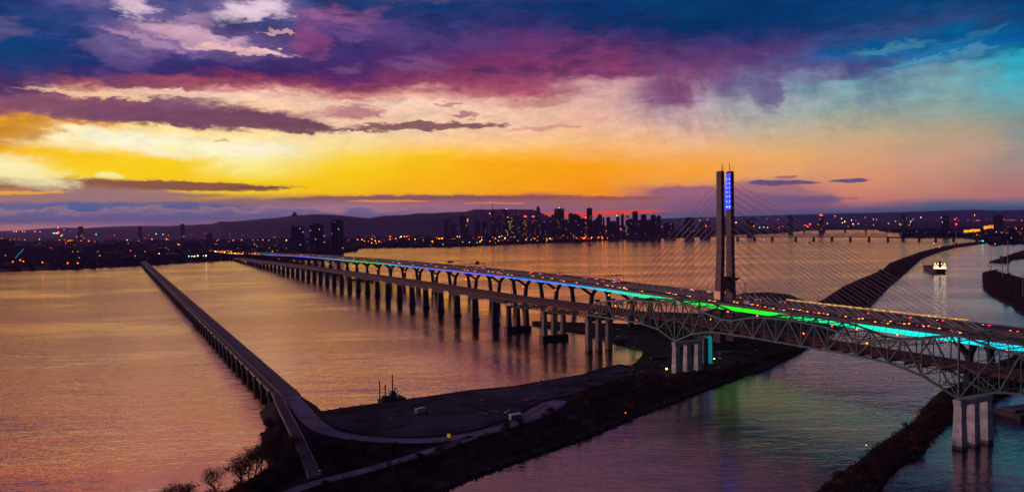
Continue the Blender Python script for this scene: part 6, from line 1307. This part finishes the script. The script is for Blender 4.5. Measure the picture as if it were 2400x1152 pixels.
# lamps of the city
LMAT = {22:'e_warm',24:'e_yellow',2:'e_white',17:'e_red',6:'e_green'}
LCOL = {22:'orange',24:'yellow',2:'white',17:'red',6:'green'}
LREG = ['low shore and suburbs at the left','highway curving to the left end of the bridges','waterfront below the skyline','low shore at the right']
rest = MB(); order = list(LMAT)
for n_, (x, y, z, c, rg, s_) in enumerate([(1389,2564,12.0,22,3,1.1),(-1265,2296,12.0,22,0,1.0),(-1300,2306,12.0,22,0,1.0),(1711,2794,12.0,22,3,1.1),(-1421,2386,12.0,22,0,1.0),(1563,2922,12.0,24,3,1.1),(-1549,2446,12.0,22,0,1.0),(-1529,2467,12.0,22,0,1.0),(-1068,4492,12.0,22,2,1.3),(-761,4514,12.0,22,2,1.3),(-217,4014,12.0,2,2,1.24),(-1603,2570,12.0,22,0,1.0),(1868,3131,12.0,6,3,1.1),(-252,4041,12.0,24,2,1.23),(-1082,2687,12.0,2,0,1.0),(-1092,2690,12.0,2,0,1.0),(-1104,2694,12.0,6,0,1.0),(-1052,2711,12.0,2,0,1.0),(-1063,2715,12.0,6,0,1.0),(-1085,2722,12.0,2,0,1.0),(-1031,4981,12.0,22,2,1.3),(-285,4417,12.0,22,2,1.24),(-961,5055,12.0,22,2,1.3),(-789,5069,12.0,22,2,1.3),(-992,5074,12.0,22,2,1.3),(-52,4476,12.0,24,2,1.24),(-912,5145,12.0,22,2,1.3),(-763,5177,12.0,22,2,1.3),(2199,3474,12.0,6,3,1.1),(-727,5341,22.3,22,2,1.3),(-1336,2986,12.0,2,0,1.0),(-480,5033,12.0,24,2,1.24),(-891,5787,15.9,22,2,1.3),(-926,3047,12.0,24,0,1.0),(-272,3944,12.0,24,2,1.11),(-481,4311,12.0,24,2,1.15),(-435,4306,12.0,24,2,1.14),(-461,4987,12.0,24,2,1.2),(-1438,3234,12.0,22,0,1.0),(-813,4473,12.0,22,2,1.15),(-1326,3239,12.0,6,0,1.0),(-1604,3249,12.0,24,0,1.0),(-457,5162,12.0,24,2,1.21),(-1518,3263,12.0,22,0,1.0),(105,4354,12.0,24,2,1.13),(2400,4072,12.0,24,3,1.1),(200,4496,12.0,24,2,1.14),(-166,4117,12.0,24,2,1.1),(-1647,3406,12.0,22,0,1.0),(-398,3994,12.0,22,2,1.07),(439,4712,12.0,22,2,1.13),(554,4817,12.0,22,2,1.14),(249,4740,12.0,2,2,1.14),(-731,4119,12.0,2,2,1.07),(405,4439,12.0,22,2,1.1),(-656,4052,12.0,24,2,1.06),(-1800,3567,12.0,24,0,1.0),(437,4704,12.0,22,2,1.11),(-1562,3638,12.0,22,0,1.0),(-390,5634,12.0,24,2,1.18),(-451,5006,12.0,22,2,1.13),(-434,5597,12.0,24,2,1.18),(482,4768,12.0,22,2,1.11),(-696,4041,12.0,24,2,1.04),(522,4733,12.0,22,2,1.1),(-310,5516,12.0,24,2,1.16),(-555,5835,12.0,22,2,1.17),(-805,4650,12.0,24,2,1.08),(487,5112,12.0,22,2,1.11),(348,5367,12.0,22,2,1.13),(383,4677,12.0,22,2,1.08),(417,4623,12.0,22,2,1.07),(-1301,4038,12.0,24,0,1.0),(830,5181,12.0,22,2,1.1),(543,5193,12.0,22,2,1.1),(400,5125,12.0,22,2,1.09),(2976,5302,85.8,22,3,1.1),(0,5313,136.1,22,2,1.1),(-34,5323,199.8,2,2,1.1),(-297,5334,131.7,24,2,1.1),(1014,5336,64.4,22,2,1.1),(718,5383,143.8,24,2,1.1),(96,4862,12.0,22,2,1.06),(422,5400,66.4,22,2,1.1),(920,5424,88.5,24,2,1.1),(3008,5432,85.7,22,3,1.1),(2816,5435,12.0,2,3,1.1),(-755,5381,21.2,2,2,1.1),(733,5480,40.6,22,2,1.1),(-27,5507,143.2,22,2,1.1),(807,5511,140.4,24,2,1.1),(-707,4252,12.0,22,2,1.0),(-42,5531,173.3,2,2,1.1),(701,5533,22.5,22,2,1.1),(3396,5533,65.5,24,3,1.1),(567,5569,38.9,24,2,1.1),(1044,5572,47.2,22,2,1.1),(-443,5007,12.0,22,2,1.06),(830,5597,25.8,6,2,1.1),(-154,5600,172.6,22,2,1.1),(672,5617,36.8,24,2,1.1),(337,5618,205.3,24,2,1.1),(12,4858,12.0,24,2,1.04),(-24,4183,12.0,22,2,0.98),(861,5640,24.7,6,2,1.1),(208,5164,12.0,24,2,1.07),(-464,5666,64.3,22,2,1.1),(-559,5880,12.0,24,2,1.11),(134,4158,12.0,22,2,0.98),(3363,5737,112.3,24,3,1.1),(3667,5737,12.0,22,3,1.1),(666,5742,38.5,22,2,1.1),(-322,5776,120.5,22,2,1.1),(804,5798,20.2,22,2,1.1),(-353,4827,12.0,24,2,1.03),(275,5855,112.2,2,2,1.1),(758,5855,35.8,24,2,1.1),(435,5859,33.9,22,2,1.1),(-683,4402,12.0,24,2,0.99),(422,5893,56.0,22,2,1.1),(-211,5002,12.0,22,2,1.04),(-2344,4603,12.0,22,0,1.0),(-42,4862,12.0,2,2,1.02),(-975,2830,12.0,24,1,0.8),(-219,5254,12.0,22,2,1.04),(-23,5517,12.0,24,2,1.06),(-970,2835,12.0,24,1,0.8),(-925,2840,12.0,22,1,0.8),(-391,4391,12.0,2,2,0.97),(-998,2859,12.0,24,1,0.8),(-945,2869,12.0,22,1,0.8),(-998,2880,12.0,24,1,0.8),(-365,5502,12.0,24,2,1.05),(-978,2902,12.0,22,1,0.8),(-1020,2905,12.0,2,1,0.8),(-1031,2916,12.0,24,1,0.8),(-1039,2922,12.0,24,1,0.8),(-1052,2937,12.0,24,1,0.8),(546,5414,12.0,22,2,1.03),(324,5387,12.0,22,2,1.03),(-1066,2958,12.0,24,1,0.8),(-1016,2981,12.0,22,1,0.8),(487,5464,12.0,22,2,1.03),(-1097,3024,12.0,24,1,0.8),(-1105,3030,12.0,2,1,0.8),(-1116,3040,12.0,24,1,0.8),(-1129,3057,12.0,24,1,0.8),(79,4423,12.0,24,2,0.94),(-48,5892,12.0,22,2,1.04),(-125,5093,12.0,22,2,0.99),(-1087,3087,12.0,22,1,0.8),(-1978,5298,12.0,24,0,1.0),(-2584,5301,26.1,24,0,1.0),(-644,4942,12.0,24,2,0.97),(-3022,5308,66.5,24,0,1.0),(32,4197,12.0,24,2,0.91),(-1104,3103,12.0,22,1,0.8),(2232,5331,73.3,24,3,1.0),(2669,4140,12.0,22,3,0.91),(-1164,3112,12.0,24,1,0.8),(1275,5353,104.0,2,3,1.0),(-1894,5367,12.0,22,0,1.0),(-3241,5368,91.8,22,0,1.0),(475,5205,12.0,22,2,0.99),(-1695,5372,12.0,22,0,1.0),(-1161,3125,12.0,24,1,0.8),(-2831,5376,65.6,6,0,1.0),(2248,5382,102.0,24,3,1.0),(-2937,5383,55.3,22,0,1.0),(-2945,5396,23.1,22,0,1.0),(-1738,5398,12.0,22,0,1.0),(2214,5406,120.1,22,3,1.0),(-1182,3142,12.0,2,1,0.8),(-1778,5421,12.0,22,0,1.0),(-2375,5426,26.1,24,0,1.0),(-2365,5429,23.0,22,0,1.0),(-3113,5430,30.5,22,0,1.0),(-825,5351,22.0,22,2,0.99),(-425,5489,12.0,22,2,1.0),(2030,5447,58.2,22,3,1.0),(-3166,5448,77.9,2,0,1.0),(1674,5458,57.2,22,3,1.0),(2046,5458,49.1,24,3,1.0),(432,4464,12.0,22,2,0.93),(1715,5465,47.7,6,3,1.0),(-3099,5468,29.4,22,0,1.0),(-2496,5474,26.7,24,0,1.0),(-1877,5480,12.0,22,0,1.0),(1365,5505,108.8,24,3,1.0),(-116,4191,12.0,22,2,0.9),(-1205,3185,12.0,2,1,0.8),(-1147,3188,12.0,22,1,0.8),(508,4426,12.0,22,2,0.92),(2161,5563,61.7,24,3,1.0),(-1178,3209,12.0,22,1,0.8),(-1166,3209,12.0,22,1,0.8),(-3519,5579,92.9,22,0,1.0),(-3334,5581,87.3,22,0,1.0),(-1223,3213,12.0,24,1,0.8),(-2965,5610,12.0,22,0,1.0),(-1236,3229,12.0,24,1,0.8),(-3258,5626,76.5,2,0,1.0),(-72,5537,12.0,22,2,0.99),(2402,5637,45.9,24,3,1.0),(-3253,5644,76.2,2,0,1.0),(-3076,5670,39.6,22,0,1.0),(-3606,5674,31.6,22,0,1.0),(1947,5675,52.0,22,3,1.0),(2101,5677,56.0,22,3,1.0),(-3524,5689,91.6,22,0,1.0),(-1257,3263,12.0,24,1,0.8),(-1276,3273,12.0,2,1,0.8),(-3639,5734,12.0,22,0,1.0),(-3582,5744,35.8,22,0,1.0),(2423,5744,79.0,2,3,1.0),(-3639,5745,17.9,24,0,1.0),(1862,5745,43.4,24,3,1.0),(-3221,5759,21.1,24,0,1.0),(-2144,5768,12.0,22,0,1.0),(1842,5770,46.6,2,3,1.0),(-3640,5777,35.9,22,0,1.0),(-3098,5778,15.7,22,0,1.0),(-1277,3296,12.0,24,1,0.8),(1873,5798,105.5,6,3,1.0),(-3116,5813,12.0,22,0,1.0),(-3255,5823,89.2,22,0,1.0),(-2573,5823,54.5,6,0,1.0),(-602,5887,12.0,24,2,1.0),(-1241,3312,12.0,22,1,0.8),(2334,5838,67.6,24,3,1.0),(-3602,5841,87.6,24,0,1.0),(211,5874,14.0,22,2,1.0),(-3288,5850,16.6,24,0,1.0),(-1302,3322,12.0,24,1,0.8),(-3612,5853,27.4,22,0,1.0),(-3790,5865,42.3,22,0,1.0),(-3681,5866,91.5,24,0,1.0),(1671,5881,83.1,2,3,1.0),(-3243,5882,12.0,22,0,1.0),(-2653,5889,57.7,6,0,1.0),(-1323,3355,12.0,2,1,0.8),(-1756,3060,12.0,24,0,0.76),(-100,4815,12.0,24,2,0.93),(-284,4559,12.0,22,2,0.91),(-605,4928,12.0,24,2,0.93),(236,5608,20.7,22,2,0.97),(-504,5757,12.0,24,2,0.98),(133,4642,12.0,24,2,0.9),(-32,5818,17.5,24,2,0.97),(216,5526,12.0,22,2,0.96),(-81,3815,12.0,24,2,0.83),(507,5070,12.0,22,2,0.92),(258,5145,12.0,22,2,0.93),(106,4831,12.0,2,2,0.9),(-84,5277,12.0,2,2,0.93),(-1035,4578,12.0,2,0,0.88),(-777,5475,12.0,24,2,0.93),(-647,4660,12.0,24,2,0.88),(216,4295,12.0,22,2,0.85),(-806,5337,12.0,22,2,0.92),(-389,5076,12.0,22,2,0.9),(499,4577,12.0,22,2,0.86),(-741,5572,18.8,22,2,0.93),(-1784,3356,12.0,24,0,0.75),(560,5011,12.0,17,2,1.1),(407,5151,12.0,22,2,0.89),(-1637,3946,12.0,22,1,0.8),(170,5163,12.0,17,2,1.1),(-173,3917,12.0,2,2,0.79),(-1462,5118,12.0,2,0,0.88),(-1668,4010,12.0,22,1,0.8),(183,4160,12.0,24,2,0.81),(223,4617,12.0,2,2,0.85),(90,5863,12.0,24,2,0.92),(-1402,5144,12.0,22,0,0.88),(2836,5580,89.0,2,3,0.9),(424,5494,12.0,22,2,0.9),(-1700,4077,12.0,22,1,0.8),(-983,5668,12.0,24,2,0.9),(3755,5812,69.9,22,3,0.91),(-42,4492,12.0,24,2,0.83),(-365,4763,12.0,22,2,0.85),(2989,5495,98.5,24,3,0.89),(-636,4489,12.0,22,2,0.83),(-1733,4145,12.0,22,1,0.8),(574,5346,99.3,17,2,1.1),(2862,4662,12.0,24,3,0.84),(-1767,4216,12.0,22,1,0.8),(573,5262,12.0,22,2,0.87),(92,5479,156.1,17,2,1.1),(3088,5480,49.1,17,3,1.1),(410,5481,54.0,17,2,1.1),(-1418,5648,12.0,24,0,0.89),(319,5522,165.2,17,2,1.1),(2844,5487,102.6,2,3,0.88),(-1803,4289,12.0,22,1,0.8),(3131,5557,93.2,17,3,1.1),(2516,5494,94.8,22,3,0.88),(-765,4738,12.0,22,2,0.83),(156,5570,152.9,17,2,1.1),(138,4620,12.0,17,2,1.03),(-171,4455,12.0,2,2,0.81),(778,5631,47.3,17,2,1.1),(393,5014,12.0,22,2,0.84),(-1840,4365,12.0,22,1,0.8),(-521,4633,12.0,24,2,0.82),(-200,5255,12.0,22,2,0.86),(255,5693,109.4,17,2,1.1),(-2422,3767,12.0,24,0,0.75),(374,5728,86.0,17,2,1.1),(-270,4343,12.0,2,2,0.79),(-1878,4444,12.0,22,1,0.8),(379,4648,12.0,22,2,0.81),(467,5035,12.0,22,2,0.84),(398,5862,88.3,17,2,1.1),(370,5870,82.3,17,2,1.1),(-1917,4525,12.0,22,1,0.8),(-1497,2864,12.0,24,0,0.65),(2478,5649,59.1,2,3,0.86),(-891,2768,12.0,17,1,0.8),(448,4744,12.0,22,2,0.81),(-1958,4610,12.0,22,1,0.8),(-249,5140,12.0,24,2,0.83),(62,5037,12.0,24,2,0.82),(253,5022,12.0,22,2,0.82),(190,4706,12.0,17,2,1.0),(-2001,4698,12.0,22,1,0.8),(-72,4263,12.0,24,2,0.77),(536,4706,12.0,22,2,0.8),(-953,2860,12.0,17,1,0.8),(213,4484,12.0,17,2,0.97),(2832,4462,12.0,24,3,0.78),(-383,4719,12.0,22,2,0.79),(357,4559,12.0,22,2,0.78),(14,4953,12.0,22,2,0.81),(-195,5092,12.0,24,2,0.82),(579,5412,12.0,22,2,0.83),(-1025,2973,12.0,17,1,0.8),(423,4847,12.0,22,2,0.78),(-866,4634,12.0,24,0,0.77),(-1054,3026,12.0,17,1,0.8),(-712,4539,12.0,22,2,0.76),(2702,5366,51.9,22,3,0.81),(-1152,5425,12.0,22,0,0.81),(2439,5667,89.1,2,3,0.82),(2075,5306,135.7,17,3,1.0),(-3015,5317,100.8,17,0,1.0),(546,4506,12.0,22,2,0.75),(1303,5386,65.8,17,3,1.0),(242,4639,12.0,22,2,0.76),(-330,5176,12.0,22,2,0.79),(-477,5174,12.0,22,2,0.79),(-3057,5411,12.0,22,0,0.8),(2866,5732,95.6,22,3,0.81),(1842,5457,102.0,17,3,1.0),(435,4346,12.0,22,2,0.73),(530,4653,12.0,22,2,0.75),(1874,5533,45.0,17,3,1.0),(-951,4294,12.0,24,0,0.73),(-2355,3768,12.0,24,0,0.69),(-828,4372,12.0,24,0,0.73),(2460,5690,62.2,2,3,0.8),(-201,5577,12.0,22,2,0.8),(-742,5687,19.1,22,2,0.8),(2354,5357,68.2,22,3,0.78),(-1219,3285,12.0,17,1,0.8),(2206,5826,63.1,17,3,1.0),(3391,5754,74.5,22,3,0.8),(-986,5594,25.1,24,2,0.79),(561,4917,12.0,22,2,0.75),(-2286,5877,21.0,17,0,1.0),(-885,5812,12.0,22,2,0.8),(-3079,5586,50.0,24,0,0.79),(-1267,3347,12.0,17,1,0.8),(489,5267,12.0,22,2,0.77),(-2606,4756,12.0,22,0,0.74),(-765,4961,12.0,24,2,0.75),(3104,5690,65.1,2,3,0.78),(556,5396,12.0,22,2,0.77),(411,4588,12.0,22,2,0.72),(-1330,3444,12.0,17,1,0.8),(78,5673,22.4,17,2,0.97),(-1325,3464,12.0,17,1,0.8),(2786,4487,12.0,22,3,0.71),(-1358,5713,29.0,24,0,0.77),(3162,5589,77.6,22,3,0.77),(-681,4742,12.0,2,2,0.72),(495,5064,12.0,22,2,0.74),(379,4480,12.0,22,2,0.71),(495,5081,12.0,22,2,0.73),(-1654,5502,29.5,24,0,0.75),(3617,5661,12.0,24,3,0.76),(2769,5697,76.5,24,3,0.76),(3209,5477,75.5,22,3,0.75),(464,4605,12.0,22,2,0.7),(480,5080,12.0,22,2,0.72),(-2209,4438,12.0,24,0,0.69),(-3361,5886,52.5,2,0,0.76),(336,4749,12.0,22,2,0.7),(2472,5390,55.6,24,3,0.72),(3373,5440,74.9,22,3,0.72),(414,4957,12.0,17,2,0.87),(2760,5463,68.7,2,3,0.72),(-1310,4902,12.0,24,0,0.69),(3467,5469,71.9,17,3,0.89),(2774,4424,12.0,24,3,0.66),(102,5603,12.0,17,2,0.9),(2855,4549,12.0,22,3,0.66),(3471,5644,79.0,17,3,0.89),(-2380,4070,12.0,17,0,0.79),(3413,5354,27.7,24,3,0.69),(-1963,3508,12.0,17,0,0.72),(-3457,5779,30.5,2,0,0.69),(-2277,5476,41.8,2,0,0.68),(2560,5365,64.3,2,3,0.67),(-2011,5888,41.0,22,0,0.69),(3638,5628,12.0,24,3,0.67),(2794,5615,107.6,2,3,0.67),(-1668,4445,12.0,2,0,0.61),(-2719,5752,12.0,24,0,0.67),(3622,5812,81.0,22,3,0.67),(3668,5814,73.7,22,3,0.67),(-1589,5162,12.0,2,0,0.64),(3325,5301,74.2,22,3,0.64),(3395,5504,78.4,17,3,0.8),(2799,4514,12.0,24,3,0.6),(-3123,5609,21.5,22,0,0.64),(-908,4099,12.0,22,0,0.57),(-2704,5820,30.7,2,0,0.65),(3600,5773,74.9,17,3,0.81),(3353,5574,80.7,17,3,0.79),(2919,4549,12.0,24,3,0.58),(-3085,4771,12.0,24,0,0.59),(2383,5501,54.7,2,3,0.62),(2745,5430,79.2,2,3,0.62),(2510,5601,105.4,2,3,0.62),(2840,4400,12.0,22,3,0.57),(-2686,5335,58.9,22,0,0.61),(2941,5461,86.0,22,3,0.61),(3212,5422,77.4,22,3,0.61),(284,4769,12.0,17,2,0.73),(3020,4939,12.0,24,3,0.58),(2480,5691,87.9,17,3,0.75),(3505,5575,25.4,22,3,0.6),(2828,5753,55.9,2,3,0.6),(3481,5479,80.2,17,3,0.73),(-2057,4866,12.0,17,1,0.7),(-1892,3625,12.0,17,0,0.62),(-2062,4898,12.0,17,1,0.7),(2533,5481,92.2,2,3,0.58),(-2068,4930,12.0,17,1,0.7),(-2074,4963,12.0,17,1,0.7),(-2079,4996,12.0,17,1,0.7),(-2085,5030,12.0,17,1,0.7),(3278,5672,77.6,17,3,0.72),(-2026,5669,26.6,2,0,0.57),(-1983,5616,12.0,22,0,0.57),(2873,5829,46.1,2,3,0.57),(2502,5577,54.4,17,3,0.71),(-1988,4538,12.0,22,0,0.51),(-3082,5152,12.0,24,0,0.53),(-2398,5511,51.9,22,0,0.53),(2601,5678,90.3,17,3,0.66),(-2317,5685,53.6,17,0,0.64),(-2688,4537,12.0,17,0,0.58),(-2775,4909,12.0,17,0,0.59),(-2086,5842,53.2,22,0,0.48),(-2488,5408,57.9,17,0,0.59),(-1871,3694,12.0,17,0,0.5),(3657,5732,72.5,17,3,0.58),(-1987,5386,56.7,17,0,0.56),(-2377,5874,50.1,17,0,0.57),(-1539,4217,12.0,17,0,0.5),(3209,5774,79.5,17,3,0.56),(-1805,5585,57.2,17,0,0.49),(-2129,5464,62.6,17,0,0.47),(-2148,5549,59.8,17,0,0.46),(-1736,5806,48.3,17,0,0.46),(-2290,5886,56.2,17,0,0.45),(-2029,5813,55.1,17,0,0.44),(-2142,5324,62.6,17,0,0.41)]):
    r_ = (.8+y/3800.)*s_*(.7 if (n_*7)%5 < 2 else 1.15)*(.8 if c == 17 else 1); z = max(z, 7)
    if n_ >= 290:
        rest.sphere((x,y,z), r_, 1+order.index(c), 6, 4); rest.tube((x,y,1.9), (x,y,z-r_), .35, n=4, mi=0); continue
    b = MB(); b.sphere((x,y,z), r_, 1, 6, 4); b.tube((x,y,1.9), (x,y,z-r_), .35, n=4, mi=0)
    tag(b.build('shore_lamp', [M['black'], M[LMAT[c]]], None, (x,y,1.9)), '%s point of light on the %s' % (LCOL[c], LREG[rg]), 'lamp', '%s lights on the %s' % (LCOL[c], LREG[rg]))
tag(rest.build('distant_lights', [M['black']]+[M[LMAT[c]] for c in order]), kind='stuff')

# ------------------------------------------------------------------ haze
b = MB(); x0, x1, y0, y1, z0, z1 = -16000, 16000, -400, 17500, -4, 262
b.hexa([(x0,y0,z0),(x1,y0,z0),(x1,y1,z0),(x0,y1,z0),(x0,y0,z1),(x1,y0,z1),(x1,y1,z1),(x0,y1,z1)])
hm = bpy.data.materials.new('haze'); hm.use_nodes = True
for n in list(hm.node_tree.nodes): hm.node_tree.nodes.remove(n)
vo_ = hm.node_tree.nodes.new('ShaderNodeVolumePrincipled'); vo_.inputs['Color'].default_value = (.45,.30,1.0,1); vo_.inputs['Density'].default_value = 3.0e-5; vo_.inputs['Anisotropy'].default_value = 0.3
ho = hm.node_tree.nodes.new('ShaderNodeOutputMaterial'); hm.node_tree.links.new(vo_.outputs[0], ho.inputs['Volume'])
tag(b.build('haze', hm), kind='stuff')
